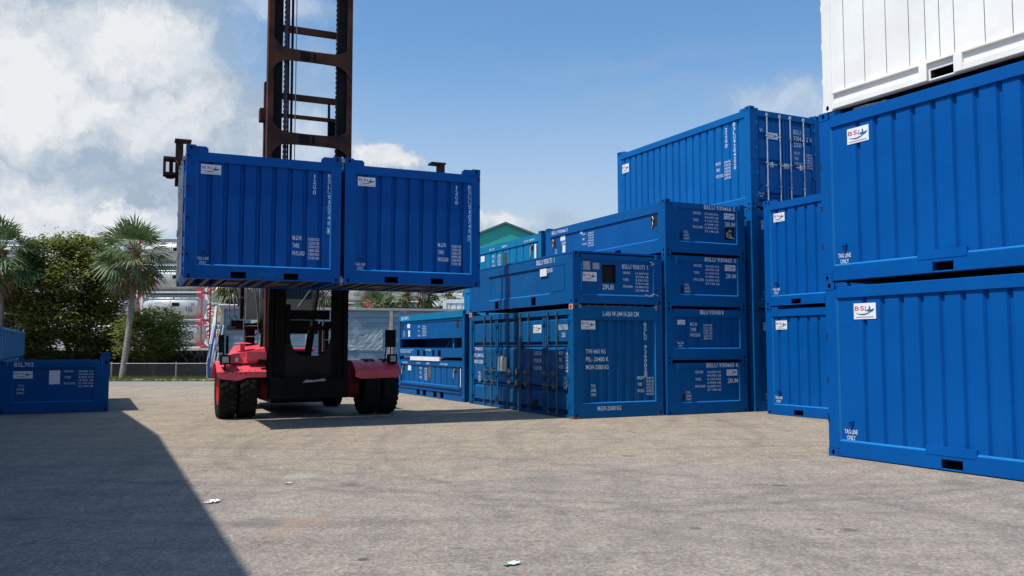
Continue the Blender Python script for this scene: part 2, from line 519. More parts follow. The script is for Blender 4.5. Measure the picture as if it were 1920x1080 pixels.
PK20 = [(1.84, 2.14), (3.92, 4.22)]
PK10 = [(0.85, 1.14), (1.86, 2.15)]
def container(label, loc, rz, L=L20, W=WD, H=HF, mat=P_ROYAL, styles=None, group=None, roof=True, pw=0.20, top=2.51, zb=0.235, zt=2.34,
              pockets=None, pads=True, name='shipping_container', cat='container', pocket_faces='FB', castmat=None, bevel=0, open_inner=False, lipz=None):
    styles = styles or {}
    t = thing(name, label, cat, loc, rz, group)
    fr = MB(); dark = MB(); post = MB()
    castmat = castmat or mat
    pockets = PK20 if pockets is None else pockets
    zc = 0.118; zH = H - 0.118
    # corner posts: the long faces own the corner, the ends butt against them
    for fn in 'FB':
        for M0 in (FR[fn](L, W),):
            fr.M = M0
            fr.box(0, pw, -0.1, 0, zc, zH); fr.box(L - pw, L, -0.1, 0, zc, zH)
            fr.box(0.170, pw, -0.1, -0.001, 0.012, zc); fr.box(L - pw, L - 0.170, -0.1, -0.001, 0.012, zc)
    for fn in 'EW':
        fr.M = FR[fn](L, W)
        fr.box(0.1, pw, -0.1, 0, zc, zH); fr.box(W - pw, W - 0.1, -0.1, 0, zc, zH)
        fr.box(0.156, pw, -0.1, -0.001, 0.012, zc); fr.box(W - pw, W - 0.156, -0.1, -0.001, 0.012, zc)
    for fn in 'FBEW':
        M0 = FR[fn](L, W); A = L if fn in 'FB' else W
        st = styles.get(fn, {})
        zb_, zt_, top_ = st.get('zb', zb), st.get('zt', zt), st.get('top', top)
        fr.M = M0; dark.M = M0
        pk = st.get('pockets', pockets if fn in pocket_faces else [])
        ptop = st.get('pz1', 0.15)
        if st.get('kind') != 'doors':
            fork_rail(fr, dark, pw, A - pw, 0.012, zb_, pk, 0.035, min(ptop, zb_ - 0.03))
        else:
            fr.box(pw, A - pw, -0.1, -0.03, 0.012, st.get('sill', 0.10))
        fr.box(pw, A - pw, -0.1, 0, zt_, top_)
        if top_ < zH - 0.01:
            pass
        if pads and fn in 'FB':
            for a0, a1 in ((pw - 0.022, pw + 0.20), (A - pw - 0.20, A - pw + 0.022)):
                fr.prism([(a0, top_), (a1, top_), (a1, H - 0.06), (a1 - (0.04 if a0 < A / 2 else 0), H - 0.018), (a0 + (0 if a0 < A / 2 else 0.04), H - 0.018), (a0, H - 0.06)], -0.11, -0.012)
        if pads and fn in 'EW':
            for a0, a1 in ((pw, pw + 0.10), (A - pw - 0.10, A - pw)):
                fr.box(a0, a1, -0.09, -0.015, top_, H - 0.03)
    fr.M = Matrix.Identity(4)
    fro = fr.build('frame', mat, t, bevel=bevel)
    if dark.F: dark.build_each('fork_pocket', M_DARK, t)
    for cx in (-0.004, L - 0.174):
        for cy in (-0.004, W - 0.158):
            cast_obj(t, castmat, cx, cy, 0.0)
            cast_obj(t, castmat, cx, cy, H - 0.118)
    for fn in 'FBEW':
        M0 = FR[fn](L, W); A = L if fn in 'FB' else W
        st = styles.get(fn, {'kind': 'flat'})
        k = st.get('kind', 'flat')
        zb_, zt_ = st.get('zb', zb), st.get('zt', zt)
        if k == 'none': continue
        m = MB(M0)
        if k == 'corr':
            corr_wall(m, pw, A - pw, zb_, zt_, **st.get('opt', {}))
        elif k == 'flat':
            a0, a1 = st.get('a0', pw), st.get('a1', A - pw)
            dd = st.get('dep', 0.03)
            if a0 > pw: m.box(pw, a0, -0.09, -0.003, zb_, zt_)
            if a1 < A - pw: m.box(a1, A - pw, -0.09, -0.003, zb_, zt_)
            holes = st.get('holes', [])
            cur = a0
            for (h0, h1, z0, z1) in holes:
                m.box(cur, h0, -dd - 0.03, -dd, zb_, zt_)
                m.box(h0, h1, -dd - 0.03, -dd, zb_, z0)
                m.box(h0, h1, -dd - 0.03, -dd, z1, zt_)
                cur = h1
            m.box(cur, a1, -dd - 0.03, -dd, zb_, zt_)
        elif k == 'grooved':
            a0, a1 = pw, A - pw
            cur = a0
            for g in st['grooves'] + [a1]:
                m.box(cur, min(g - 0.006, a1), -0.06, -0.008, zb_, zt_)
                cur = g + 0.006
            m.box(a0, a1, -0.09, -0.06, zb_, zt_)
        elif k == 'doors':
            doors(t, M0, A, st, H, mat)
            continue
        m.build('wall', mat, t)
        if k in ('corr', 'flat'):
            e0, e1 = (pw, A - pw) if k == 'corr' else (st.get('a0', pw), st.get('a1', A - pw))
            dd = 0.029 if k == 'corr' else st.get('dep', 0.03) - 0.001
            q = 0.026
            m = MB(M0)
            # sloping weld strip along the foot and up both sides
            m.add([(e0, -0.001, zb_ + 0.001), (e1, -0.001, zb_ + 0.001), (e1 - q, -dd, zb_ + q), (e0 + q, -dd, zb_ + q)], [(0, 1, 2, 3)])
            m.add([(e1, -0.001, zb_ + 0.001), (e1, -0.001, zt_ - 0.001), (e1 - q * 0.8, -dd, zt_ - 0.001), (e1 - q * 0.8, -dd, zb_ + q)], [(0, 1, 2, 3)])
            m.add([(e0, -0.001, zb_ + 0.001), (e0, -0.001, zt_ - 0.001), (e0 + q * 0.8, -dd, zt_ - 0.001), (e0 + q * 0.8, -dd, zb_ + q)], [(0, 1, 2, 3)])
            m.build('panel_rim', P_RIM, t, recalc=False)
    if roof:
        m = MB()
        m.box(0.06, L - 0.06, 0.06, W - 0.06, top - 0.06, top - 0.02)
        m.build('roof', mat, t)
    # floor with its cross members, seen from below when lifted
    m = MB()
    m.box(0.09, L - 0.09, 0.09, W - 0.09, 0.155, 0.185, 1)
    x = 0.16
    while x < L - 0.2:
        if not any(p0 - 0.06 < x < p1 for p0, p1 in pockets):
            m.box(x, x + 0.05, 0.102, W - 0.102, 0.03, 0.154, 0)
            m.box(x + 0.051, x + 0.085, 0.102, W - 0.102, 0.03, 0.038, 0)
        x += 0.27
    for p0, p1 in pockets:
        m.box(p0, p1, 0.9, W - 0.9, 0.02, 0.026, 0)
    m.build('floor', [M_WOOD, M_DARK], t, recalc=False)
    return t

def doors(t, M0, A, st, H, mat):
    """hinged leaves with pressed panels; locking rods, hinges and handles hang on each leaf"""
    leaves = st['leaves']; zb, zt = st.get('zbd', 0.10), st.get('zt', 2.40)
    barm = st.get('bar', M_WBAR)
    cuts = st.get('cuts', [0.62, 1.5])
    for (a0, a1, bars, side) in leaves:
        m = MB(M0)
        g = 0.008
        # pressed horizontal bands
        zs = [zb + g] + [z for z in cuts] + [zt - g]
        e = 0.09
        m.box(a0 + g, a0 + e, -0.07, -0.02, zb + g, zt - g)
        m.box(a1 - e, a1 - g, -0.07, -0.02, zb + g, zt - g)
        for i in range(len(zs) - 1):
            z0, z1 = zs[i], zs[i + 1]
            m.box(a0 + e, a1 - e, -0.105, -0.098, z0, z1)
            b0, b1 = a0 + e + 0.03, a1 - e - 0.03
            q0, q1 = z0 + 0.09, z1 - 0.11
            # raised field with sloping shoulders
            vs = [(a0 + e + 0.001, -0.097, z0 + 0.04), (a1 - e - 0.001, -0.097, z0 + 0.04), (a1 - e - 0.001, -0.097, z1 - 0.04), (a0 + e + 0.001, -0.097, z1 - 0.04),
                  (b0, -0.026, q0), (b1, -0.026, q0), (b1, -0.026, q1), (b0, -0.026, q1)]
            m.add(vs, [(4, 5, 6, 7), (0, 1, 5, 4), (1, 2, 6, 5), (2, 3, 7, 6), (3, 0, 4, 7)])
            if i: m.box(a0 + e, a1 - e, -0.097, -0.07, z0 - 0.015, z0 + 0.015)
        dr = m.build('door', mat, t)
        for ab in bars:
            b = MB(M0)
            b.cyl((ab, 0.018, 0.06), (ab, 0.018, zt + 0.10), 0.017, n=8)
            for zz in (0.05, zt + 0.02): b.box(ab - 0.026, ab + 0.026, -0.005, 0.042, zz, zz + 0.07)
            for zz in (0.55, 1.15, 1.85): b.box(ab - 0.03, ab + 0.03, -0.022, 0.036, zz, zz + 0.035)
            b.build('locking_bar', barm, dr)
            hd = MB(M0)
            s = -1 if side == 'R' else 1
            for zz in st.get('handles', (1.05,)):
                hd.box(min(ab, ab + s * 0.30), max(ab, ab + s * 0.30), 0.032, 0.045, zz, zz + 0.035)
                hd.box(ab + s * 0.14 - 0.025, ab + s * 0.14 + 0.025, -0.02, 0.055, zz - 0.05, zz + 0.08)
            hd.build('handle', barm, dr)
        ah = a0 + 0.01 if side == 'L' else a1 - 0.01
        for zz in (0.25, 0.85, 1.50, 2.15):
            hg = MB(M0)
            hg.box(ah - 0.07, ah + 0.07, -0.021, 0.008, zz, zz + 0.06)
            hg.cyl((ah, 0.012, zz - 0.02), (ah, 0.012, zz + 0.08), 0.018, n=8)
            hg.build('hinge', mat, dr)

def lettering(t, M, items, d=-0.026, mat=None):
    """items: ('h', text, a, z, h, w) or ('v', text, a, ztop, pitch, h, w)"""
    for group in items:
        mb = MB(M)
        for it in group:
            if it[0] == 'h': put_text(mb, it[1], it[2], it[3], it[4], it[5], d=d)
            elif it[0] == 'v': put_vert(mb, it[1], it[2], it[3], it[4], it[5], it[6], d=d)
            elif it[0] == 'box':
                a0, a1, z0, z1 = it[1:]
                for q in ((a0, a1, z0, z0 + .008), (a0, a1, z1 - .008, z1), (a0, a0 + .008, z0 + .009, z1 - .009), (a1 - .008, a1, z0 + .009, z1 - .009)):
                    mb.add([(q[0], d, q[2]), (q[1], d, q[2]), (q[1], d, q[3]), (q[0], d, q[3])], [(0, 1, 2, 3)])
        mb.build('lettering', mat or M_LET, t, recalc=False)
def tagline(a, z, s=1.0):
    return [('h', 'TAG LINE', a - 0.10 * s, z + 0.075 * s, 0.055 * s, 0.20 * s), ('h', 'ONLY', a - 0.065 * s, z, 0.055 * s, 0.13 * s)]
def weights(a, z, h, names, vals, wn_, av, wv, step, vstep):
    out = []
    for i, s in enumerate(names): out.append(('h', s, a, z - i * step, h, wn_[i]))
    for i, s in enumerate(vals): out.append(('h', s, av, z - i * vstep, min(h * 0.82, vstep * 0.72), wv))
    return out
MG = ['M.G.W.', 'TARE', 'PAYLOAD']
MGW10 = ['10,000 KGS', '22,050 LBS', '2,200 KGS', '4,850 LBS', '7,800 KGS', '17,200 LBS']

# ================================================================== THE YARD
# ------------------------------------------------------------------ ground
def ground_mat():
    m, nt, b = newmat('gravelly_yard_surface')
    tcn = nt.nodes.new('ShaderNodeTexCoord')
    fine = nz(nt, 38, 8, 0.75)
    mid = nz(nt, 5.0, 8, 0.62)
    big = nz(nt, 0.33, 5, 0.6)
    grit = nt.nodes.new('ShaderNodeTexVoronoi'); grit.inputs['Scale'].default_value = 34
    nt.links.new(tcn.outputs['Object'], grit.inputs['Vector'])
    streak = nz(nt, 1.0, 6, 0.65, stretch=(0.35, 2.4, 1))
    streak2 = nz(nt, 0.7, 5, 0.6, stretch=(2.6, 0.5, 1))
    # two surfaces: tan gravel further off, greyer asphalt close by
    sep_ = nt.nodes.new('ShaderNodeSeparateXYZ'); nt.links.new(tcn.outputs['Object'], sep_.inputs[0])
    edge = nt.nodes.new('ShaderNodeMath'); edge.operation = 'MULTIPLY_ADD'
    nt.links.new(big.outputs['Fac'], edge.inputs[0]); edge.inputs[1].default_value = 9.0
    nt.links.new(sep_.outputs['Y'], edge.inputs[2])
    ef = nt.nodes.new('ShaderNodeMapRange'); ef.interpolation_type = 'SMOOTHSTEP'
    nt.links.new(edge.outputs[0], ef.inputs['Value'])
    ef.inputs['From Min'].default_value = 14.0; ef.inputs['From Max'].default_value = 19.0
    asp = ramp(nt, mid.outputs['Fac'], [(0.25, (0.262, 0.226, 0.194)), (0.5, (0.312, 0.270, 0.232)), (0.78, (0.362, 0.315, 0.270))])
    grv = ramp(nt, mid.outputs['Fac'], [(0.25, (0.275, 0.225, 0.172)), (0.5, (0.335, 0.279, 0.216)), (0.75, (0.41, 0.345, 0.272))])
    c = mixc(nt, ef.outputs[0], asp.outputs[0], grv.outputs[0])
    fr_ = ramp(nt, fine.outputs['Fac'], [(0.36, (0.42, 0.42, 0.43)), (0.5, (0.96, 0.96, 0.95)), (0.64, (1.55, 1.52, 1.46))])
    c = mixc(nt, mixc(nt, ef.outputs[0], (0.62, 0.62, 0.62), (1, 1, 1)), c, fr_.outputs[0], 'MULTIPLY')
    g2 = ramp(nt, grit.outputs['Color'], [(0.0, (0.62, 0.62, 0.62)), (0.55, (1, 1, 1)), (1.0, (1.38, 1.35, 1.28))])
    c = mixc(nt, 0.8, c, g2.outputs[0], 'MULTIPLY')
    s1 = ramp(nt, streak.outputs['Fac'], [(0.36, (0.80, 0.80, 0.82)), (0.52, (1, 1, 1))])
    c = mixc(nt, 0.75, c, s1.outputs[0], 'MULTIPLY')
    s2 = ramp(nt, streak2.outputs['Fac'], [(0.36, (0.84, 0.84, 0.86)), (0.5, (1, 1, 1)), (0.75, (1.1, 1.09, 1.06))])
    c = mixc(nt, 0.8, c, s2.outputs[0], 'MULTIPLY')
    spots = nz(nt, 1.9, 4, 0.5, stretch=(0.8, 1.3, 1))
    sp = ramp(nt, spots.outputs['Fac'], [(0.235, (0.55, 0.55, 0.57)), (0.29, (1, 1, 1))])
    c = mixc(nt, 0.8, c, sp.outputs[0], 'MULTIPLY')
    # curved tyre sweeps: thin darker lines that wander over the yard
    for (sc_, st_, lo) in ((0.16, (1.0, 2.2, 1), 0.498), (0.22, (2.0, 0.9, 1), 0.497)):
        w_ = nz(nt, sc_, 2, 0.4, stretch=st_)
        lr = ramp(nt, w_.outputs['Fac'], [(lo - 0.006, (1, 1, 1)), (lo, (0.80, 0.80, 0.81)), (lo + 0.006, (1, 1, 1)), (lo + 0.05, (1, 1, 1)), (lo + 0.055, (0.85, 0.85, 0.86)), (lo + 0.062, (1, 1, 1))])
        c = mixc(nt, 0.65, c, lr.outputs[0], 'MULTIPLY')
    def dist_to(cx, cy):
        cmb = nt.nodes.new('ShaderNodeVectorMath'); cmb.operation = 'DISTANCE'
        nt.links.new(tcn.outputs['Object'], cmb.inputs[0]); cmb.inputs[1].default_value = (cx, cy, 0)
        return cmb.outputs['Value']
    wob = nz(nt, 0.9, 4, 0.6)
    # tyre marks swept round by turning machines: (centre x, centre y, radius, strength)
    for (cx, cy, rad, st_) in ((1.9, 15.5, 6.6, 0.26), (1.9, 15.5, 7.0, 0.22), (-2.5, 17.5, 7.4, 0.24), (-2.5, 17.5, 9.6, 0.24), (6.0, 4.0, 6.2, 0.22), (6.0, 4.0, 6.6, 0.18), (-6.0, 2.0, 10.2, 0.22),
                               (-6.0, 2.0, 12.3, 0.22), (9.0, 16.0, 11.5, 0.2), (9.0, 16.0, 9.4, 0.2), (-14, 24, 16.2, 0.2), (-14, 24, 18.4, 0.2)):
        dd = nt.nodes.new('ShaderNodeMath'); dd.operation = 'MULTIPLY_ADD'
        nt.links.new(wob.outputs['Fac'], dd.inputs[0]); dd.inputs[1].default_value = 0.35
        nt.links.new(dist_to(cx, cy), dd.inputs[2])
        ab = nt.nodes.new('ShaderNodeMath'); ab.operation = 'SUBTRACT'; nt.links.new(dd.outputs[0], ab.inputs[0]); ab.inputs[1].default_value = rad
        a2 = nt.nodes.new('ShaderNodeMath'); a2.operation = 'ABSOLUTE'; nt.links.new(ab.outputs[0], a2.inputs[0])
        mr = nt.nodes.new('ShaderNodeMapRange'); mr.interpolation_type = 'SMOOTHSTEP'; nt.links.new(a2.outputs[0], mr.inputs['Value'])
        mr.inputs['From Min'].default_value = 0.16; mr.inputs['From Max'].default_value = 0.02; mr.inputs['To Min'].default_value = 0; mr.inputs['To Max'].default_value = 1
        bk = nt.nodes.new('ShaderNodeMapRange'); nt.links.new(mid.outputs['Fac'], bk.inputs['Value'])
        bk.inputs['From Min'].default_value = 0.40; bk.inputs['From Max'].default_value = 0.62; bk.inputs['To Max'].default_value = st_ * 1.5
        mm = nt.nodes.new('ShaderNodeMath'); mm.operation = 'MULTIPLY'; nt.links.new(mr.outputs[0], mm.inputs[0]); nt.links.new(bk.outputs[0], mm.inputs[1])
        c = mixc(nt, mm.outputs[0], c, (0.085, 0.075, 0.068))
    # oil drips, a round patch and rusty smears
    for (px, py, r_, col_, am) in ((1462, 911, 0.10, (0.09, 0.08, 0.07), 0.8), (1797, 906, 0.27, (0.15, 0.14, 0.125), 0.6), (1305, 991, 0.07, (0.10, 0.09, 0.08), 0.8), (1590, 994, 0.08, (0.10, 0.09, 0.08), 0.7),
                                   (680, 1049, 0.06, (0.07, 0.06, 0.055), 0.85), (1535, 993, 0.05, (0.10, 0.09, 0.08), 0.7), (1178, 855, 0.12, (0.13, 0.115, 0.10), 0.7), (575, 977, 0.30, (0.40, 0.27, 0.18), 0.35), (530, 998, 0.22, (0.40, 0.27, 0.18), 0.3),
                                   (480, 980, 0.28, (0.15, 0.14, 0.13), 0.4), (1765, 925, 0.16, (0.17, 0.155, 0.14), 0.4), (560, 892, 0.25, (0.42, 0.38, 0.33), 0.5), (1040, 905, 0.7, (0.19, 0.17, 0.155), 0.25), (1250, 1000, 0.55, (0.19, 0.17, 0.155), 0.25)):
        d_ = pix_dir(px, py); kk = -1.627 / d_.z
        dd = nt.nodes.new('ShaderNodeMath'); dd.operation = 'MULTIPLY_ADD'
        nt.links.new(mid.outputs['Fac'], dd.inputs[0]); dd.inputs[1].default_value = r_ * 1.2
        nt.links.new(dist_to(d_.x * kk, d_.y * kk), dd.inputs[2])
        mr = nt.nodes.new('ShaderNodeMapRange'); mr.interpolation_type = 'SMOOTHSTEP'; nt.links.new(dd.outputs[0], mr.inputs['Value'])
        mr.inputs['From Min'].default_value = r_ * 1.7; mr.inputs['From Max'].default_value = r_ * 1.2; mr.inputs['To Min'].default_value = 0; mr.inputs['To Max'].default_value = am
        c = mixc(nt, mr.outputs[0], c, col_)
    nt.links.new(c, b.inputs['Base Color'])
    b.inputs['Roughness'].default_value = 0.93
    b.inputs['Specular IOR Level'].default_value = 0.25
    bp = nt.nodes.new('ShaderNodeBump'); bp.inputs['Strength'].default_value = 0.65; bp.inputs['Distance'].default_value = 0.02
    nt.links.new(fine.outputs['Fac'], bp.inputs['Height'])
    bp2 = nt.nodes.new('ShaderNodeBump'); bp2.inputs['Strength'].default_value = 0.5; bp2.inputs['Distance'].default_value = 0.05
    nt.links.new(mid.outputs['Fac'], bp2.inputs['Height'])
    nt.links.new(bp.outputs[0], bp2.inputs['Normal'])
    nt.links.new(bp2.outputs[0], b.inputs['Normal'])
    return m
mb = MB()
N = 24
mb.add([(-2200, -600, 0), (2200, -600, 0), (2200, 4200, 0), (-2200, 4200, 0)], [(0, 1, 2, 3)])
tag(mb.build('ground', ground_mat()), None, None, kind='structure')
M_ROAD = plain('service_road_asphalt', (0.235, 0.225, 0.215), 0.9, 0, 0.16, 0.6, 0.5, 30)
mb = MB()
mb.add([(-60, 36.3, 0.006), (-60, 41.2, 0.006), (30, 41.6, 0.006), (30, 37.6, 0.006)], [(0, 1, 2, 3)])
tag(mb.build('road', M_ROAD), None, None, kind='structure')

# ------------------------------------------------------------------ stack on the right, nearest the camera
TR = -1.0742
RO = (4.742, 13.046)
CW = {'kind': 'corr', 'opt': {'first': 0.635, 'rec': 0.03}}
stR = {'F': CW, 'B': {'kind': 'corr'}, 'E': {'kind': 'corr'}, 'W': {'kind': 'corr'}}
def r_marks(t, L=L20):
    MF = frameF(L, WD)
    logo(t, MF, 0.50, 2.02, 0.38, 0.23)
    tag_eye(t, MF, P_ROYAL, 0.40, 0.41)
    lettering(t, MF, [tagline(0.39, 0.265, 1.15)])
    # hinge lugs on the end post
    for z in (0.52, 1.1, 1.75):
        m = MB(MF)
        m.box(-0.018, -0.0045, -0.05, -0.01, z, z + 0.05); m.box(0.0, 0.028, -0.004, 0.003, z - 0.015, z + 0.065, 1)
        m.build('hinge_lug', [P_ROYAL, M_DARK], t)
    # welded doubler plate above the fork pocket
    m = MB(MF)
    m.box(1.62, 2.34, -0.0305, 0.006, 0.20, 0.315)
    m.build('pocket_plate', P_ROYAL, t)
t = container('near blue container on the ground at the right edge, white box far above it', (*RO, 0), TR, styles=stR, mat=P_ROYAL, group='blue containers in the right-hand stacks', bevel=0.008)
r_marks(t)
lettering(t, frameF(L20, WD), [[('h', 'X 9 4 1 0', 2.88, 0.10, 0.055, 0.42)]], d=0.002, mat=P_TOP)
t = container('blue container stacked directly under the white one at the right edge', (RO[0] - 0.015, RO[1] + 0.03, HF), TR, styles=stR, mat=P_ROYAL, group='blue containers in the right-hand stacks', bevel=0.008)
r_marks(t)
# white container on top
stW = {'F': {'kind': 'grooved', 'grooves': [0.41, 0.77, 1.14, 1.51, 1.76, 1.97, 2.18, 2.60, 2.96, 3.32, 3.68, 4.04, 4.4, 4.75, 5.1, 5.45], 'zb': 0.275, 'zt': 2.40}}
for k in 'BEW': stW[k] = {'kind': 'flat', 'zb': 0.275, 'zt': 2.40}
t = container('white container with thin panel seams, top of the right edge stack', (RO[0] + 0.03, RO[1] - 0.04, 2 * HF), TR, styles=stW, mat=P_WHITE, top=2.55, zb=0.275, zt=2.40, pw=0.17,
              pads=False, pockets=[(1.82, 2.17), (3.9, 4.2)], group=None, bevel=0.006)
m = MB(frameF(L20, WD))
m.box(0.20, 5.85, 0.001, 0.045, 0.245, 0.272)
m.box(0.20, 1.68, 0.001, 0.045, 0.014, 0.10)
m.box(1.68, 1.80, 0.001, 0.05, 0.014, 0.244)
m.box(2.19, 2.31, 0.001, 0.05, 0.014, 0.244)
m.box(2.31, 5.85, 0.001, 0.045, 0.014, 0.10)
m.build('side_sill', P_WHITE, t, bevel=0.004)
for z in (0.45, 1.0, 1.6, 2.2):
    m = MB(frameF(L20, WD)); m.box(-0.02, -0.005, -0.06, -0.01, z, z + 0.09); m.build('hinge_lug', P_WHITE, t)
# scrap of rope lying in the gap on the container below
m = MB()
c, s_ = math.cos(TR), math.sin(TR)
def rpt(a, y, z): return (RO[0] + a * c - y * s_, RO[1] + a * s_ + y * c, z)
m.tube([rpt(0.55, 0.09, 2 * HF - 0.045), rpt(0.62, 0.10, 2 * HF - 0.04), rpt(0.78, 0.07, 2 * HF - 0.05), rpt(0.95, 0.12, 2 * HF - 0.045), rpt(1.1, 0.10, 2 * HF - 0.05)], 0.022, 7)
tag(m.build('rope', M_ROPE), 'pale rope end lying in the gap under the white container', 'rope')

# ------------------------------------------------------------------ ten-foot pair behind it
TM = -1.0939
MO = (6.182, 21.03)
stM = {'F': {'kind': 'corr', 'opt': {'first': 0.36}}, 'B': {'kind': 'corr'}, 'E': {'kind': 'corr'}, 'W': {'kind': 'corr'}}
for i, lab in enumerate(('ten-foot blue container on the ground, its logo half way up beside the near stack',
                         'ten-foot blue container standing on its twin left of the near stack')):
    t = container(lab, (*MO, i * HF), TM, L=L10, styles=stM, mat=P_ROYAL, pockets=PK10, group='blue containers in the right-hand stacks')
    MF = frameF(L10, WD)
    logo(t, MF, 0.31, 2.03, 0.36, 0.21)
    tag_eye(t, MF, P_ROYAL, 0.36, 0.45)
    lettering(t, MF, [tagline(0.35, 0.29, 1.15)])

# ------------------------------------------------------------------ tall column (three twenty-foot boxes, end on)
TT = 0.4651 - PI / 2
TC = (6.0723, 21.6863)       # near corner of the left long side
def origin_from_near(P, rz, L): return (P[0] - L * math.cos(rz), P[1] - L * math.sin(rz))
TO = origin_from_near(TC, TT, L20)
doorsE = {'kind': 'doors', 'leaves': [(0.20, 1.215, [0.56, 1.00], 'L'), (1.225, 2.238, [1.36, 1.83], 'R')], 'bar': M_WBAR, 'cuts': [0.32, 1.18, 1.86], 'zt': 2.36, 'zbd': 0.13, 'sill': 0.12, 'handles': (1.1,)}
for i, lab in enumerate(('blue twenty-foot container at the foot of the tallest column, end in deep shade',
                         'blue twenty-foot container second in the tallest column, grey logo plate on its shaded end',
                         'twenty-foot container topping the tallest column, white lock rods on its end doors')):
    if i == 2:
        st = {'F': {'kind': 'corr', 'opt': {'first': 0.32}}, 'E': doorsE, 'B': {'kind': 'corr'}, 'W': {'kind': 'corr'}}
    else:
        st = {'F': {'kind': 'corr', 'opt': {'first': 0.36}}, 'E': {'kind': 'corr', 'opt': {'first': 0.62}}, 'B': {'kind': 'corr'}, 'W': {'kind': 'corr'}}
    t = container(lab, (*TO, i * HF), TT, styles=st, mat=P_TOP, group='blue containers in the right-hand stacks')
    ME = frameE(L20, WD); MF = frameF(L20, WD)
    if i < 2:
        logo(t, ME, 0.34, 2.02, 0.40, 0.22)
        tag_eye(t, ME, P_TOP, 0.45, 0.50)
        lettering(t, ME, [tagline(0.45, 0.30, 1.1)])
    else:
        logo(t, MF, 0.24, 1.88, 0.36, 0.27)
        logo(t, ME, 0.60, 1.80, 0.36, 0.17)
        lettering(t, MF, [[('v', 'BSLU9204220', 5.40, 2.30, 0.115, 0.095, 0.085)], [('v', '22G0', 5.08, 2.22, 0.14, 0.11, 0.085)],
                          weights(4.70, 1.28, 0.085, MG, ['30,480 KGS', '67,200 LBS', '2,480 KGS', '5,470 LBS', '28,000 KGS', '61,730 LBS'], [0.2, 0.15, 0.28], 5.03, 0.25, 0.17, 0.085)])
        lettering(t, ME, [[('h', 'BSLU', 1.50, 2.02, 0.12, 0.27), ('h', '9204', 1.50, 1.85, 0.12, 0.27), ('h', '22G0', 1.50, 1.68, 0.12, 0.27)],
                          [('h', '2', 1.95, 1.86, 0.11, 0.06), ('h', '0', 2.08, 1.86, 0.11, 0.06)],
                          weights(1.52, 1.48, 0.075, MG, ['30,480 KGS', '67,200 LBS', '2,480 KGS', '5,470 LBS', '28,000 KGS', '61,730 LBS'], [0.2, 0.14, 0.27], 1.95, 0.20, 0.14, 0.07),
                          tagline(0.36, 0.26, 1.0), [('h', 'W', 0.34, 1.95, 0.10, 0.09)]], d=-0.016)
        tag_eye(t, ME, P_TOP, 0.37, 0.47)

# ------------------------------------------------------------------ column of four half-height baskets
TC2 = 0.4532 - PI / 2
C2C = (3.6772, 20.5546)
C2O = origin_from_near(C2C, TC2, L20)
GTP = ['GROSS', 'TARE', 'PAYLOAD']
V28 = ['20.000 KG', '44.092 LB', '3.150 KG', '6.944 LB', '16.850 KG', '37.148 LB']
def half(label, loc, rz, mat, kindE='flat', H=HH, wall='flat', numE=None, numF=None, extra=None, group=None, F=None, E=None, roofed=True, PKS=None):
    st = {'F': {'kind': wall, 'zb': 0.33, 'zt': 1.0, 'top': 1.235, 'a0': 0.27, 'a1': 5.76, 'dep': 0.035, 'pz1': 0.25},
          'E': {'kind': kindE, 'zb': 0.28, 'zt': 1.10, 'top': 1.235, 'a0': 0.40, 'a1': 2.20, 'dep': 0.02},
          'W': {'kind': 'flat', 'zb': 0.28, 'zt': 1.05, 'top': 1.235}, 'B': {'kind': wall, 'zb': 0.33, 'zt': 1.0, 'top': 1.235}}
    if F: st['F'].update(F)
    if E: st['E'].update(E)
    return container(label, loc, rz, H=H, styles=st, mat=mat, pads=False, top=1.235, zb=0.28, zt=1.0, pockets=PKS if PKS else [(1.95, 2.20), (3.86, 4.11)],
                     name='half_height_container', cat='half-height container', roof=roofed, group=group)
GH = 'blue half-height containers stacked in the yard'
labs = ['lowest half-height container of the four-high column, number ending 930460 on its end',
        'second half-height container of the four-high column, ribbed end panel',
        'third half-height container of the four-high column, number 930465 on its end',
        'topmost half-height container of the four-high column, 930466 above a rag-stuffed hole']
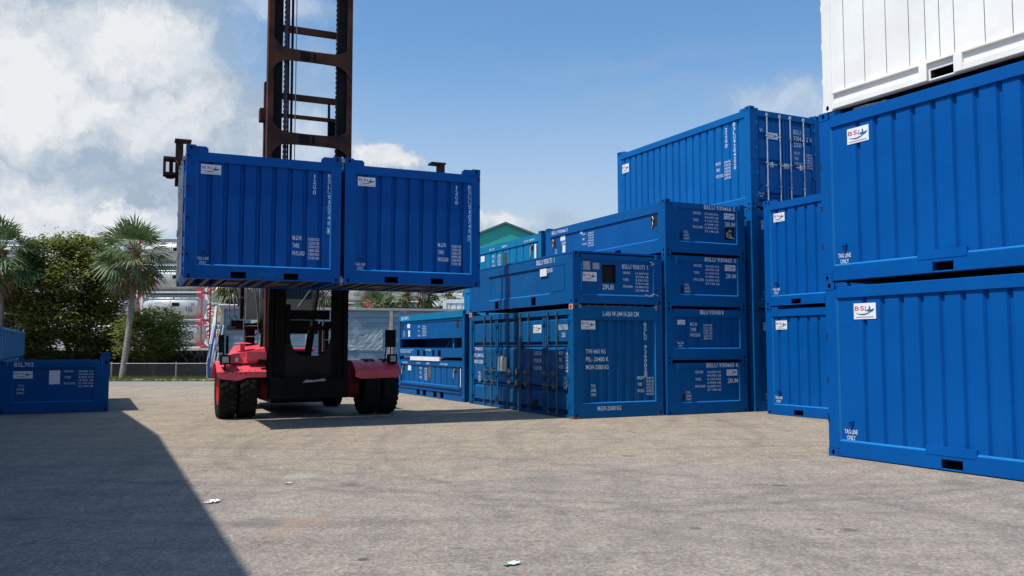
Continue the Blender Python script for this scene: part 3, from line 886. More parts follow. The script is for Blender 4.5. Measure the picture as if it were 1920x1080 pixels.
for i in range(4):
    z = i * HH
    ribbed = (i == 1)
    E = {'kind': 'corr', 'zt': 1.04, 'opt': {'first': 0.55, 'pitch': 0.36}} if ribbed else {}
    if i == 3: E = {'holes': [(1.82, 2.12, 0.40, 0.70)]}
    t = half(labs[i], (*C2O, z), TC2, P_SEA, E=E, group=GH)
    ME = frameE(L20, WD); MF = frameF(L20, WD)
    if ribbed:
        logo(t, ME, 0.34, 0.86, 0.22, 0.11)
        lettering(t, ME, [[('h', 'BSLU 930438 8', 1.0, 1.115, 0.10, 0.72)]], d=0.003)
        lettering(t, ME, [weights(0.72, 0.83, 0.085, MG, ['25,000 KGS', '55,115 LBS', '3,200 KGS', '7,055 LBS', '21,800 KGS', '48,060 LBS'], [0.22, 0.17, 0.30], 1.12, 0.26, 0.13, 0.065), tagline(0.42, 0.32, 0.95)])
        tag_eye(t, ME, P_SEA, 0.42, 0.50)
    else:
        logo(t, ME, 1.80, 0.91, 0.33, 0.15, d=-0.016)
        num = {0: 'BSLU 930460 6', 2: 'BSLU 930465 0', 3: 'BSLU 930466 5'}[i]
        lettering(t, ME, [[('h', num, 1.17, 1.12, 0.10, 0.97)]], d=0.004)
        lettering(t, ME, [[('h', '28UM', 1.83, 0.73, 0.11, 0.32)],
                          weights(0.84, 0.98, 0.062, GTP, V28, [0.24, 0.17, 0.30], 1.20, 0.42, 0.172, 0.086),
                          [('h', 'TAG', 0.56, 0.50, 0.055, 0.12), ('h', 'LINE', 0.56, 0.42, 0.055, 0.15), ('h', 'ONLY', 0.56, 0.34, 0.055, 0.17)]], d=-0.016)
        m = MB(ME); m.box(0.45, 0.52, -0.019, -0.017, 0.33, 0.50); m.build('tag_line_slot', M_DARK, t)
        for a in (0.30, 2.17):
            m = MB(ME); m.box(a, a + 0.05, 0.001, 0.02, 1.0, 1.22); m.build('stacking_guide', P_SEA, t)
    if i == 3:
        m = MB(ME); m.box(1.80, 2.14, -0.10, -0.06, 0.38, 0.72); m.build('hole_backing', M_DARK, t)
        lettering(t, MF, [[('h', 'BSLU 930466 5', 0.40, 1.07, 0.10, 0.95)]], d=0.004)
        lettering(t, MF, [[('h', '28UM', 0.92, 0.72, 0.09, 0.24)], [('h', 'TAG', 0.52, 0.58, 0.05, 0.11), ('h', 'LINE', 0.52, 0.50, 0.05, 0.13), ('h', 'ONLY', 0.52, 0.42, 0.05, 0.14)],
                          weights(2.1, 0.86, 0.055, GTP, V28, [0.18, 0.14, 0.24], 2.42, 0.30, 0.14, 0.07)], d=-0.030)
        m = MB(MF); m.box(0.86, 1.14, -0.034, -0.030, 0.84, 0.98); m.box(0.98, 1.14, -0.034, -0.030, 0.40, 0.70); m.box(2.0, 2.12, -0.034, -0.030, 0.92, 0.98); m.build_each('sticker', M_PLATE, t)
        for a in (0.33, 5.42):
            m = MB(MF); m.box(a, a + 0.26, -0.034, -0.030, 0.68, 0.95); m.build('padeye_recess', M_DARK, t)
            m = MB(MF); m.tube([(a + 0.08, -0.02, 0.93), (a + 0.16, 0.0, 0.86), (a + 0.10, -0.01, 0.80), (a + 0.13, 0.0, 0.72), (a + 0.06, -0.01, 0.66)], 0.012, 6)
            m.build('tie_cord', M_ROPE, t)
# rag in the hole
xE = Matrix.Translation((*C2O, 3 * HH)) @ Matrix.Rotation(TC2, 4, 'Z') @ frameE(L20, WD)
m = MB(xE)
for k in range(9):
    a = 1.86 + 0.2 * random.random(); z = 0.43 + 0.2 * random.random()
    m.tube([(a, -0.035, z), (a + 0.05 - 0.1 * random.random(), -0.025, z + 0.04), (a + 0.06, -0.03, z - 0.03 + 0.06 * random.random())], 0.014, 5)
tag(m.build('rag', plain('grey_rag', (0.33, 0.34, 0.33), 0.9)), 'grey crumpled rag stuffed in the square hole of the top half-height end', 'rag')

# ------------------------------------------------------------------ side-door container on the ground
TC1 = 0.4471 - PI / 2
C1C = (1.3854, 19.5191)
C1O = origin_from_near(C1C, TC1, L20)
X = lambda a: L20 - a
stC = {'E': {'kind': 'corr', 'zb': 0.335, 'zt': 2.24, 'top': 2.56, 'pockets': [], 'opt': {'pitch': 0.245, 'slope': 0.032, 'rec': 0.085, 'first': 0.30, 'dep': 0.045}},
       'F': {'kind': 'doors', 'bar': M_OLDBAR, 'zt': 2.36, 'zbd': 0.09, 'sill': 0.08, 'cuts': [0.62, 1.66], 'handles': (0.98, 0.70),
             'leaves': [(0.20, X(4.22), [X(4.95), X(4.5)], 'L'), (X(4.21), X(2.86), [X(3.46), X(3.02)], 'L'), (X(2.85), X(1.45), [X(2.68), X(2.23)], 'R'), (X(1.44), L20 - 0.20, [X(1.2), X(0.76)], 'R')]},
       'W': {'kind': 'corr'}, 'B': {'kind': 'corr'}}
t = container('worn side-opening blue container with lock rods along its side, dimensions written on its end', (*C1O, 0), TC1, styles=stC, mat=P_OLD, pads=False, top=2.50, zt=2.34, zb=0.30,
              pocket_faces='', castmat=P_OLD)
C1T = t
ME = frameE(L20, WD); MF = frameF(L20, WD)
lettering(t, ME, [[('h', 'L-606 W-244 H-260 CM', 0.78, 2.33, 0.11, 0.98)], [('h', 'MGW-25000 KG', 0.62, 0.17, 0.10, 0.63)]], d=0.003)
logo(t, ME, 0.22, 2.02, 0.37, 0.20)
lettering(t, ME, [[('v', 'BSLU 926002', 1.925, 2.19, 0.106, 0.088, 0.072), ('h', '1', 1.955, 0.93, 0.10, 0.02), ('box', 1.925, 2.0, 0.91, 1.05)],
                  [('h', 'T/W-4601 KG', 0.34, 1.47, 0.10, 0.52), ('h', 'P/L- 20400 K', 0.34, 1.29, 0.10, 0.60), ('h', 'MGW-25000 KG', 0.34, 1.11, 0.10, 0.60)],
                  [('h', 'TAG', 0.47, 0.70, 0.07, 0.11), ('h', 'LINE', 0.47, 0.60, 0.07, 0.13), ('h', 'ONLY', 0.47, 0.50, 0.07, 0.14)],
                  weights(1.73, 0.86, 0.075, ['MGW', 'TARE', 'PAYLOAD'], ['25.000 KG', '55.100 LB', '4.601 KG', '10.150 LB', '20.400 KG', '44.960 LB'], [0.18, 0.12, 0.18], 1.98, 0.20, 0.15, 0.074)])
logo(t, MF, X(2.02), 1.96, 0.42, 0.20, d=-0.022)
lettering(t, MF, [[('h', 'BSLU 926002', X(0.73), 2.02, 0.12, 0.50), ('h', '22G1', X(0.58), 1.85, 0.10, 0.16)],
                  [('h', 'L-606 CM', X(2.00), 1.42, 0.10, 0.38), ('h', 'W-244 CM', X(2.00), 1.24, 0.10, 0.38), ('h', 'H-260 CM', X(2.00), 1.06, 0.10, 0.38)],
                  weights(X(0.72), 1.44, 0.08, ['MGW', 'TARE', 'PAYLOAD'], ['25.000 KG', '55.100 LB', '4.601 KG', '10.150 LB', '20.400 KG', '44.960 LB'], [0.2, 0.13, 0.2], X(0.42), 0.26, 0.16, 0.08),
                  [('h', 'TAG', X(0.50), 0.86, 0.075, 0.11), ('h', 'LINE', X(0.50), 0.76, 0.075, 0.13), ('h', 'ONLY', X(0.50), 0.66, 0.075, 0.15)],
                  [('h', 'T/W-4601 KG', X(5.72), 1.52, 0.10, 0.55), ('h', 'P/L-20400 KG', X(5.72), 1.34, 0.10, 0.62), ('h', 'MGW-25000', X(5.72), 1.16, 0.10, 0.6)],
                  [('h', 'TAG', X(5.45), 0.86, 0.075, 0.14), ('h', 'LINE', X(5.45), 0.76, 0.075, 0.16), ('h', 'ONLY', X(5.45), 0.66, 0.075, 0.18)]], d=-0.022)
m = MB(MF)
for a in (X(2.05), X(4.33)): m.box(a, a + 0.26, -0.022, -0.012, 0.16, 0.33)
m.build_each('door_pocket', M_DARK, t)
# notice board tied on the door
m = MB(Matrix.Translation((*C1O, 0)) @ Matrix.Rotation(TC1, 4, 'Z') @ frameF(L20, WD))
m.prism([(X(4.05), 0.98), (X(3.52), 0.98), (X(3.50), 1.36), (X(4.03), 1.36)], 0.0, 0.02)
m.prism([(X(3.84), 1.10), (X(3.68), 1.05), (X(3.66), 1.37), (X(3.82), 1.38)], 0.021, 0.035)
bd = m.build('notice_bag', M_ROPE)
tag(bd, 'off-white bag tied across the side doors of the worn container', 'bag')
# salmon twist-lock shoes and rail on its roof
for (cx, cy, mirror) in ((L20 - 0.19, 0.0, 0), (L20 - 0.19, WD - 0.17, 1), (0.0, 0.0, 0), (0.0, WD - 0.17, 1)):
    m = MB()
    m.box(cx, cx + 0.185, cy - 0.006, cy + 0.165, 2.475, 2.60)
    if mirror:
        m.add([(cx + 0.12, cy - 0.001, 2.59), (cx + 0.18, cy - 0.001, 2.59), (cx + 0.18, cy - 0.30, 2.50), (cx + 0.12, cy - 0.30, 2.50), (cx + 0.12, cy - 0.001, 2.50), (cx + 0.18, cy - 0.001, 2.50)],
              [(0, 1, 2, 3), (0, 3, 4), (1, 5, 2), (2, 5, 4, 3)])
    else:
        m.add([(cx + 0.12, cy + 0.166, 2.59), (cx + 0.18, cy + 0.166, 2.59), (cx + 0.18, cy + 0.40, 2.50), (cx + 0.12, cy + 0.40, 2.50), (cx + 0.12, cy + 0.166, 2.50), (cx + 0.18, cy + 0.166, 2.50)],
              [(0, 1, 2, 3), (0, 3, 4), (1, 5, 2), (2, 5, 4, 3)])
    for q in (0.06,):
        m.box(cx + 0.1855, cx + 0.188, cy + 0.055, cy + 0.105, 2.50, 2.57, 1)
        m.box(cx + 0.06, cx + 0.11, cy - 0.010, cy - 0.0065, 2.50, 2.57, 1)
    m.build('casting_shoe', [P_SALMON, M_DARK], C1T)
m = MB()
m.box(L20 - 0.16, L20 - 0.13, 0.42, WD - 0.45, 2.563, 2.578)
for k in range(8):
    y = 0.5 + k * 0.21
    m.cyl((L20 - 0.14, y, 2.578), (L20 - 0.14, y, 2.603), 0.022, n=8)
m.build('roof_edge_strip', P_SALMON, C1T)
# rusty corner feet
for cy in (-0.012, WD - 0.17):
    m = MB(); m.box(L20 - 0.185, L20 + 0.008, cy, cy + 0.18, 0.0, 0.05); m.build('rusty_foot', plain('rust', (0.16, 0.06, 0.03), 0.9, 0, 0.4, 20), C1T)

# ------------------------------------------------------------------ low basket standing on it
t = half('low half-height container 930171 lying on the worn side-door container', (*C1O, 2.605), TC1, P_SEA, H=1.20, group=GH,
         F={'zb': 0.27, 'zt': 0.93, 'top': 1.15, 'a0': 1.35, 'a1': 4.95}, E={'zb': 0.20, 'zt': 1.02, 'top': 1.14, 'a0': 0.22, 'a1': 2.2, 'holes': [(0.78, 1.16, 0.50, 0.92)]},
         PKS=[(X(4.28), X(4.04)), (X(2.10), X(1.86))])
logo(t, ME, 0.26, 0.52, 0.37, 0.21, d=-0.016)
m = MB(ME); m.box(0.27, 0.46, -0.019, -0.016, 0.78, 0.98); m.box(0.53, 0.71, -0.019, -0.016, 0.80, 0.95); m.build_each('sticker', M_GREYPL, t)
m = MB(ME); m.box(0.74, 1.20, -0.14, -0.11, 0.46, 0.96); m.build('window_backing', M_DARK, t)
lettering(t, ME, [[('h', 'BSLU 930171 1', 1.33, 0.84, 0.105, 0.72)], [('h', '29U0', 0.79, 0.34, 0.12, 0.30)],
                  weights(1.35, 0.72, 0.055, GTP, ['13.320 KG', '29.366 LB', '3.320 KG', '7.319 LB', '10.000 KG', '22.046 LB'], [0.20, 0.15, 0.27], 1.70, 0.36, 0.16, 0.08)], d=-0.016)
lettering(t, MF, [[('h', 'BSLU 930171 1', X(1.80), 1.01, 0.12, 0.92)]], d=0.004)
lettering(t, MF, [[('h', '29U0', X(1.24), 0.79, 0.10, 0.26)]], d=0.003)
m = MB(MF); m.box(X(1.62), X(1.27), 0.001, 0.004, 0.72, 0.90); m.build_each('sticker', M_PLATE, t)
m = MB(ME)
m.tube([(2.10, 0.02, 1.02), (2.20, 0.03, 0.98), (2.12, 0.02, 0.94)], 0.012, 6); m.tube([(1.95, 0.02, 0.24), (2.06, 0.03, 0.20), (2.20, 0.02, 0.26), (2.30, 0.03, 0.22)], 0.012, 6)
m.build('latch_chain', M_GALV, t)
for a in (0.21, 2.19):
    m = MB(ME); m.cyl((a, 0.02, 0.30), (a, 0.02, 0.95), 0.02, n=8); m.build('hinge_pin', P_SEA, t)
for (a0, a1) in ((0.40, 0.98),):
    m = MB(MF); m.box(X(a1), X(a0), -0.001, 0.006, 0.93, 0.95); m.box(X(a1), X(a0), -0.001, 0.006, 0.32, 0.335); m.box(X(a0) - 0.02, X(a0), 0.001, 0.006, 0.336, 0.929); m.build('side_panel_trim', P_SEA, t)

# ------------------------------------------------------------------ two half heights beyond it
TD = 0.455 - PI / 2
DC = (-1.40, 25.45)
DO = origin_from_near(DC, TD, L20)
t = half('blue drop-side half-height container on the ground behind the truck, ribbed gate with cords', (*DO, 0), TD, P_SEA, group=GH, wall='flat',
         F={'kind': 'corr', 'zb': 0.42, 'zt': 1.02, 'top': 1.17, 'opt': {'first': 0.55, 'pitch': 0.50, 'slope': 0.03, 'rec': 0.03}, 'pockets': [(1.95, 2.25), (2.55, 2.85), (3.5, 3.8), (4.1, 4.4)], 'pz1': 0.21}, roofed=True)
m = MB(MF)
m.box(0.22, 5.84, 0.001, 0.05, 0.36, 0.43); m.box(0.28, 0.36, 0.001, 0.03, 0.432, 1.02); m.box(5.60, 5.68, 0.001, 0.03, 0.432, 1.02); m.box(0.2, 5.86, 0.001, 0.04, 0.235, 0.27)
m.build('side_gate', P_SEA, t)
m = MB(MF); m.box(5.74, 5.79, 0.001, 0.004, 0.38, 0.98); m.box(1.0, 1.30, -0.029, -0.022, 0.82, 1.0); m.build_each('sticker', M_PLATE, t)
lettering(t, MF, [[('h', '<LOCK HERE', 0.45, 1.06, 0.055, 0.55)], [('h', '20 / 20', 1.95, 1.06, 0.055, 0.32)], [('h', '28P0', 2.85, 1.06, 0.055, 0.3)], [('h', 'LOCK HERE>', 4.1, 1.06, 0.055, 0.65)],
                  ], d=0.004)
lettering(t, MF, [weights(2.15, 0.88, 0.085, MG, ['25,000', '55,115', '3,200', '7,055', '21,800'], [0.2, 0.15, 0.22], 2.62, 0.22, 0.15, 0.085)], d=-0.026)
for a in (0.50, 5.30):
    m = MB(MF); m.box(a - 0.08, a + 0.12, -0.029, -0.022, 0.84, 1.01, 1); m.tube([(a + 0.05, 0.02, 0.96), (a, 0.03, 0.9), (a - 0.03, 0.03, 0.84), (a - 0.02, 0.03, 0.68)], 0.014, 6); m.build('tie_cord', [M_ROPE, M_DARK], t)
m = MB(MF); m.box(3.0, 3.22, -0.029, -0.022, 0.60, 0.98); m.build('document_holder', plain('brown_holder', (0.10, 0.075, 0.05), 0.7), t)
t = half('blue half-height container with open side slot, upper of the pair behind the truck', (*DO, HH), TD, P_SEA, group=GH,
         F={'kind': 'none', 'zb': 0.30, 'zt': 1.14, 'top': 1.16, 'pockets': [(1.95, 2.2), (2.55, 2.75), (3.4, 3.6), (3.9, 4.15)], 'pz1': 0.22})
m = MB(MF)
m.box(0.25, 5.80, -0.045, -0.02, 0.66, 1.14); m.box(0.25, 5.80, -0.06, -0.005, 0.60, 0.66)
m.build('wall', P_SEA, t)
m = MB(MF); m.box(0.10, 5.95, -0.09, 0.012, 1.22, 1.42); m.box(0.26, 5.78, -0.08, -0.03, 1.165, 1.219); m.build('side_rail', P_CYAN, t)
m = MB(MF); m.box(0.22, 5.82, -0.9, -0.88, 0.30, 0.60, 0)
m.tube([(3.9, -0.3, 0.31), (4.3, -0.35, 0.58)], 0.03, 6, 1); m.tube([(4.3, -0.3, 0.31), (3.9, -0.4, 0.58)], 0.03, 6, 1); m.box(4.9, 5.0, -0.2, -0.1, 0.30, 0.60, 1)
m.build('slot_back', [P_SEA, P_CYAN], t)
lettering(t, MF, [[('h', 'BSLU 930471 1', 0.35, 1.27, 0.11, 0.80)], [('h', 'KEEP CLEAR OF THE SIDE GATE', 0.30, 0.20, 0.045, 1.3), ('h', 'PLACE EYES IN THIS SIDE', 0.30, 0.13, 0.045, 1.1)], [('h', 'LIFT HERE', 2.80, 0.20, 0.05, 0.5)]], d=0.014)
lettering(t, MF, [weights(2.0, 0.98, 0.055, GTP, V28, [0.2, 0.14, 0.24], 2.42, 0.36, 0.15, 0.072), [('h', 'TAG', 0.50, 0.84, 0.055, 0.13), ('h', 'LINE', 0.50, 0.76, 0.055, 0.15), ('h', 'ONLY', 0.50, 0.68, 0.055, 0.16)]], d=-0.016)
m = MB(MF); m.box(0.92, 1.20, -0.018, -0.012, 0.98, 1.12); m.box(1.02, 1.20, -0.018, -0.012, 0.68, 0.90); m.build_each('sticker', M_PLATE, t)
for a in (0.34, 5.40):
    m = MB(MF); m.box(a, a + 0.18, -0.018, -0.013, 0.90, 1.13); m.build('padeye_recess', M_DARK, t)
# white plank lying on top of the lower one
m = MB(Matrix.Translation((*DO, HH)) @ Matrix.Rotation(TD, 4, 'Z'))
m.box(1.25, 4.2, 0.03, 0.30, -0.034, 0.0)
m.box(1.35, 4.1, -0.03, 0.03, -0.122, 0.008)
tag(m.build('plank', M_PLATE), 'long white plank sandwiched between the two half-height containers behind the truck', 'plank')

# ------------------------------------------------------------------ row behind the four-high column
EC = (C2C[0] - math.cos(TC2) * 6.36, C2C[1] - math.sin(TC2) * 6.36)
EO = origin_from_near(EC, TD, L20)
for i in range(4):
    lab = ['lowest half-height container behind the four-high column', 'second half-height container behind the four-high column', 'third half-height container behind the four-high column',
           'faded cyan drop-side half-height container rising behind the one numbered 930171'][i]
    if i < 3 and i != 2: continue
    t = half(lab, (*EO, i * HH), TD, P_CYAN, group=GH,
             F={'kind': 'corr', 'zb': 0.30, 'zt': 0.99, 'top': 1.22, 'opt': {'first': 0.75, 'pitch': 0.5, 'slope': 0.03, 'rec': 0.03}})
    if i == 3:
        m = MB(MF); m.box(5.62, 5.75, 0.001, 0.006, 0.10, 0.92); m.box(1.48, 1.80, -0.029, -0.022, 0.72, 0.92); m.build_each('sticker', M_PLATE, t)
        m = MB(MF); m.box(3.35, 3.62, -0.029, -0.022, 0.35, 0.86); m.build('document_holder', plain('dark_holder', (0.05, 0.045, 0.04), 0.7), t)
        lettering(t, MF, [weights(2.42, 0.78, 0.10, MG, ['25,000', '55,115', '3,200', '7,055', '21,800'], [0.22, 0.16, 0.24], 2.86, 0.24, 0.17, 0.10)], d=-0.026)
        lettering(t, MF, [[('h', '20 / 20', 2.25, 1.05, 0.06, 0.4)], [('h', '28P0', 3.25, 1.05, 0.06, 0.4)], [('h', 'LOCK HERE>', 4.9, 1.05, 0.06, 0.75)]], d=0.004)
        m = MB(MF); m.tube([(5.5, 0.02, 0.92), (5.42, 0.03, 0.86), (5.40, 0.03, 0.7), (5.38, 0.03, 0.55)], 0.016, 6); m.box(5.3, 5.5, -0.029, -0.022, 0.76, 0.97, 1); m.build('tie_cord', [M_ROPE, M_DARK], t)
    else:
        # a pair of full boxes carries them
        for j in range(1):
            container('blue container at ground level hidden behind the worn side-door container', (*EO, 0), TD, styles={'F': {'kind': 'corr'}, 'E': {'kind': 'corr'}, 'B': {'kind': 'corr'}, 'W': {'kind': 'corr'}}, mat=P_CYAN)

# ------------------------------------------------------------------ the open bin on the left and the boxes behind it
TB = 0.455 - PI / 2
BN = (-10.25, 22.05)
yd = (-math.sin(TB), math.cos(TB))
BO = (BN[0] - WD * yd[0] - L20 * math.cos(TB), BN[1] - WD * yd[1] - L20 * math.sin(TB))
t = half('dark blue open-topped half-height bin with number 702 standing in shade on the left', (*BO, 0), TB, P_SEA, group=GH, roofed=False,
         E={'zb': 0.27, 'zt': 1.12, 'top': 1.27, 'a0': 0.30, 'a1': 2.11, 'dep': 0.04})
lettering(t, ME, [[('h', 'BSL702', 0.33, 1.15, 0.10, 0.42)]], d=0.004)
logo(t, ME, 0.32, 0.86, 0.41, 0.18, d=-0.034)
m = MB(ME); m.box(1.09, 1.33, -0.038, -0.034, 0.71, 1.05); m.build('notice', M_PLATE, t)
lettering(t, ME, [weights(1.42, 1.0, 0.055, GTP, ['20.000 KG', '44.092 LB', '4.850 KG', '10.692 LB', '15.150 KG', '33.400 LB'], [0.20, 0.15, 0.26], 1.74, 0.34, 0.15, 0.075)], d=-0.034)
lettering(t, ME, [[('h', 'TAG', 0.43, 0.66, 0.055, 0.11), ('h', 'LINE', 0.40, 0.57, 0.055, 0.16), ('h', 'ONLY', 0.40, 0.48, 0.055, 0.17)]], d=-0.034)
m = MB(ME); m.box(WD - 0.20, WD + 0.012, -0.17, 0.006, HH + 0.002, HH + 0.16); m.box(WD - 0.22, WD + 0.02, -0.19, 0.014, HH + 0.161, HH + 0.19); m.build('stacking_cap', P_SEA, t)
m = MB(MF); m.box(0.3, 5.7, -0.07, -0.01, 1.256, 1.29); m.build('top_lip', P_CYAN, t)
m = MB(frameB(L20, WD)); m.box(0.3, 5.7, -0.07, -0.01, 1.256, 1.29); m.build('top_lip', P_CYAN, t)
stL = dict(kind='corr', zb=0.10, zt=1.06, top=1.14, opt={'first': 0.35, 'pitch': 0.46, 'slope': 0.03, 'rec': 0.06, 'dep': 0.06})
for i in range(4):
    k, up = i // 2, i % 2
    P = (-17.44 - k * 6.2 * 0.4395, 29.4 + k * 6.2 * 0.898)
    O = (P[0] - WD * yd[0] - L20 * math.cos(TB), P[1] - WD * yd[1] - L20 * math.sin(TB))
    lab = ['lower ribbed blue half-height container behind the dark bin at the left edge', 'upper ribbed blue half-height container cut by the left edge of the photo',
           'lower ribbed half-height container further back on the left', 'upper ribbed half-height container further back on the left, palm above it'][i]
    tt = container(lab, (*O, up * 1.17), TB, H=1.17, styles={'B': stL, 'F': {'kind': 'flat', 'zb': 0.1, 'zt': 1.06, 'top': 1.14}, 'E': {'kind': 'flat', 'zb': 0.1, 'zt': 1.0, 'top': 1.1}, 'W': {'kind': 'flat', 'zb': 0.1, 'zt': 1.0, 'top': 1.1}},
              mat=P_SEA, pads=False, top=1.14, zb=0.10, zt=1.06, pockets=[], name='half_height_container', cat='half-height container', group=GH)
    if up:
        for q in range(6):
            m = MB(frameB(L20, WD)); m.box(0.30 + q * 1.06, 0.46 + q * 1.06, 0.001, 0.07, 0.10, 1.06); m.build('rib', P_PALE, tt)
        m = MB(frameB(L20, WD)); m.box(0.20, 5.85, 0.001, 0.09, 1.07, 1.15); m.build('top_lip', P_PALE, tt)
# the tall stack beside the camera that throws the big shade
for (ang, far, n, where) in ((-1.127, (-10.50, 14.02), 2, ('third', 'nearest')), (-1.059, (-16.46, 24.62), 2, ('farthest', 'second farthest'))):
    dx, dy = math.cos(ang), math.sin(ang)
    for k in range(n):
        near = (far[0] + dx * (6.058 + 6.066 * k), far[1] + dy * (6.058 + 6.066 * k))
        for lvl in range(3):
            O = (near[0] - L20 * dx + WD * dy, near[1] - L20 * dy - WD * dx)
            container('blue container in the tall row standing left of the photo, %s stack, %s tier' % (where[k], ['bottom', 'middle', 'top'][lvl]), (*O, lvl * HF), ang,
                      styles={'B': {'kind': 'corr'}, 'F': {'kind': 'corr'}, 'E': {'kind': 'corr'}, 'W': {'kind': 'corr'}}, mat=P_ROYAL, group='tall row left of the photo', pads=False, top=2.586, pw=0.2)
#__PART2__
# ================================================================== THE TRUCK AND ITS LOAD
TH = 0.4215
HO = Vector((-6.2347, 16.3242, 0))
HZ = 2.925
def hl(a, y, z=0.0):
    return (HO.x + a * math.cos(TH) - y * math.sin(TH), HO.y + a * math.sin(TH) + y * math.cos(TH), z)
doorsW = {'kind': 'doors', 'leaves': [(0.20, 1.215, [0.50, 0.95], 'L'), (1.225, 2.238, [1.45, 1.90], 'R')], 'bar': M_GALV, 'cuts': [0.62, 1.5], 'zt': 2.36, 'zbd': 0.13, 'sill': 0.12}
nums = ['BSLU9107481', 'BSLU9107497']
for i in range(2):
    st = {'F': {'kind': 'corr', 'zb': 0.27, 'zt': 2.28, 'top': 2.46, 'opt': {'first': 0.38, 'dep': 0.05, 'rec': 0.045}, 'pz1': 0.16}, 'W': doorsW if i == 0 else {'kind': 'corr'}, 'E': {'kind': 'corr'}, 'B': {'kind': 'corr'}}
    t = container(['left one of the two blue ten-foot containers held up by the truck, number ending 748', 'right one of the two lifted blue ten-foot containers, number ending 749'][i],
                  hl(i * 3.073, 0, HZ), TH, L=L10, styles=st, mat=P_HELD, pockets=PK10, top=2.46, group='pair of containers lifted by the truck')
    MFh = frameF(L10, WD)
    logo(t, MFh, 0.27, 2.04, 0.37, 0.19)
    tag_eye(t, MFh, P_HELD, 0.35, 0.43)
    lettering(t, MFh, [tagline(0.34, 0.295, 1.05)], d=-0.026)
    lettering(t, MFh, [[('v', '12G0', 2.42, 2.20, 0.108, 0.086, 0.060)],
                       [('v', nums[i][:10], 2.722, 2.23, 0.1075, 0.086, 0.062), ('h', nums[i][10], 2.735, 1.02, 0.09, 0.03 if i == 0 else 0.045), ('box', 2.715, 2.79, 1.0, 1.13)],
                       weights(2.03, 0.845, 0.085, MG, MGW10, [0.19, 0.13, 0.24], 2.34, 0.22, 0.155, 0.076)], d=-0.026)
    if i == 0: lettering(t, MFh, [[('h', 'X19415', 1.36, 0.09, 0.06, 0.30)]], d=0.003, mat=P_CYAN)
    for z in (0.45, 1.15, 1.75, 2.35):
        for aa in ((0.02,) if i == 0 else (L10 - 0.05,)):
            m = MB(MFh); m.box(aa, aa + 0.05, 0.001, 0.004, z, z + 0.05, 1); m.box(aa - 0.012, aa + 0.062, 0.001, 0.007, z - 0.014, z - 0.002); m.build('hinge_lug', [P_HELD, M_DARK], t)
# coupling link between the two
m = MB(Matrix.Translation(hl(0, 0, HZ)) @ Matrix.Rotation(TH, 4, 'Z'))
for zz in (0.06, HF - 0.06):
    m.box(2.996, 3.066, 0.03, 0.15, zz - 0.035, zz + 0.035)
    m.cyl((3.03, 0.09, zz - 0.09), (3.03, 0.09, zz + 0.09), 0.026, n=8)
    m.box(3.0, 3.06, WD - 0.15, WD - 0.03, zz - 0.035, zz + 0.035)
tag(m.build('coupling_link', M_GALV), 'steel coupling links joining the two lifted containers at their corners', 'container link')

TRK = thing('container_truck', 'red mast truck lifting two blue containers, seen from the front', 'container handler', hl(3.03, 3.3), TH)
def T(): return MB(Matrix.Translation((-3.03, -3.3, 0)))     # mesh in (a, y, z) of the load, origin at the axle
def arch(m, zc, half, za, zb_, y0, y1, x0=1.95, x1=3.86):
    """web plate: waisted in the middle, flaring into both uprights"""
    n = 12
    top = []; bot = []
    for i in range(n + 1):
        t = i / n
        x = x0 + (x1 - x0) * t
        s = abs(2 * t - 1)
        e = max(0.0, (s - 0.62) / 0.38)
        top.append((x, zc + half + 0.03 * s * s + za * e ** 2.2)); bot.append((x, zc - half - 0.03 * s * s - zb_ * e ** 2.2))
    for i in range(n):
        m.prism([top[i], top[i + 1], bot[i + 1], bot[i]], y0, y1)
# --- mast: inner pair (raised), outer pair
for (a0, a1, nm) in ((1.90, 2.14, -1), (3.64, 3.88, 1)):
    m = T()
    f0, f1 = (a0, a0 + 0.125) if nm < 0 else (a1 - 0.125, a1)
    m.box(f0, f1, 2.86, 2.90, 3.2, 11.6)
    m.box(a0, a1, 3.10, 3.14, 3.2, 11.6)
    ax = a0 if nm < 0 else a1 - 0.05
    m.box(ax, ax + 0.05, 2.901, 3.099, 3.2, 11.6)
    m.build('inner_upright', M_MAST, TRK)
    m = T()
    b0, b1 = (1.98, 2.13) if nm < 0 else (3.62, 3.80)
    m.box(b0, b1, 3.18, 3.24, 0.75, 7.55)
    m.box(b0, b1, 3.42, 3.48, 0.75, 7.55)
    ax = b0 if nm < 0 else b1 - 0.06
    m.box(ax, ax + 0.06, 3.241, 3.419, 0.75, 7.55)
    m.box(b0 - 0.20 if nm < 0 else b1, b0 if nm < 0 else b1 + 0.12, 3.2, 3.45, 6.95, 7.25)
    if nm < 0: m.box(b0 - 0.10, b0 - 0.002, 3.25, 3.40, 5.0, 7.9)
    m.build('outer_upright', M_MAST, TRK)
    # side plates that stiffen the inner uprights next to each web
    m = T()
    g0, g1 = (2.03, 2.24) if nm < 0 else (3.54, 3.75)
    m.box(g0, g1, 2.94, 3.09, 3.2, 11.6)
    m.build('guide_channel', M_BLACK, TRK)
for zc in (6.50, 8.50, 10.50):
    m = T(); arch(m, zc, 0.135, 0.30, 0.30, 2.835, 2.858); m.build('cross_web', M_MAST, TRK)
    m = T(); m.box(2.62, 2.86, 2.828, 2.834, zc - 0.09, zc + 0.10); m.box(2.93, 2.99, 2.828, 2.834, zc - 0.09, zc + 0.10); m.build_each('web_patch', M_BLACK, TRK)
for z, h in ((9.28, 0.075), (7.62, 0.07), (7.15, 0.04), (11.2, 0.07)):
    m = T(); m.box(2.0, 3.75, 3.28, 3.38, z - h, z + h); m.build('tie_bar', M_MAST, TRK)
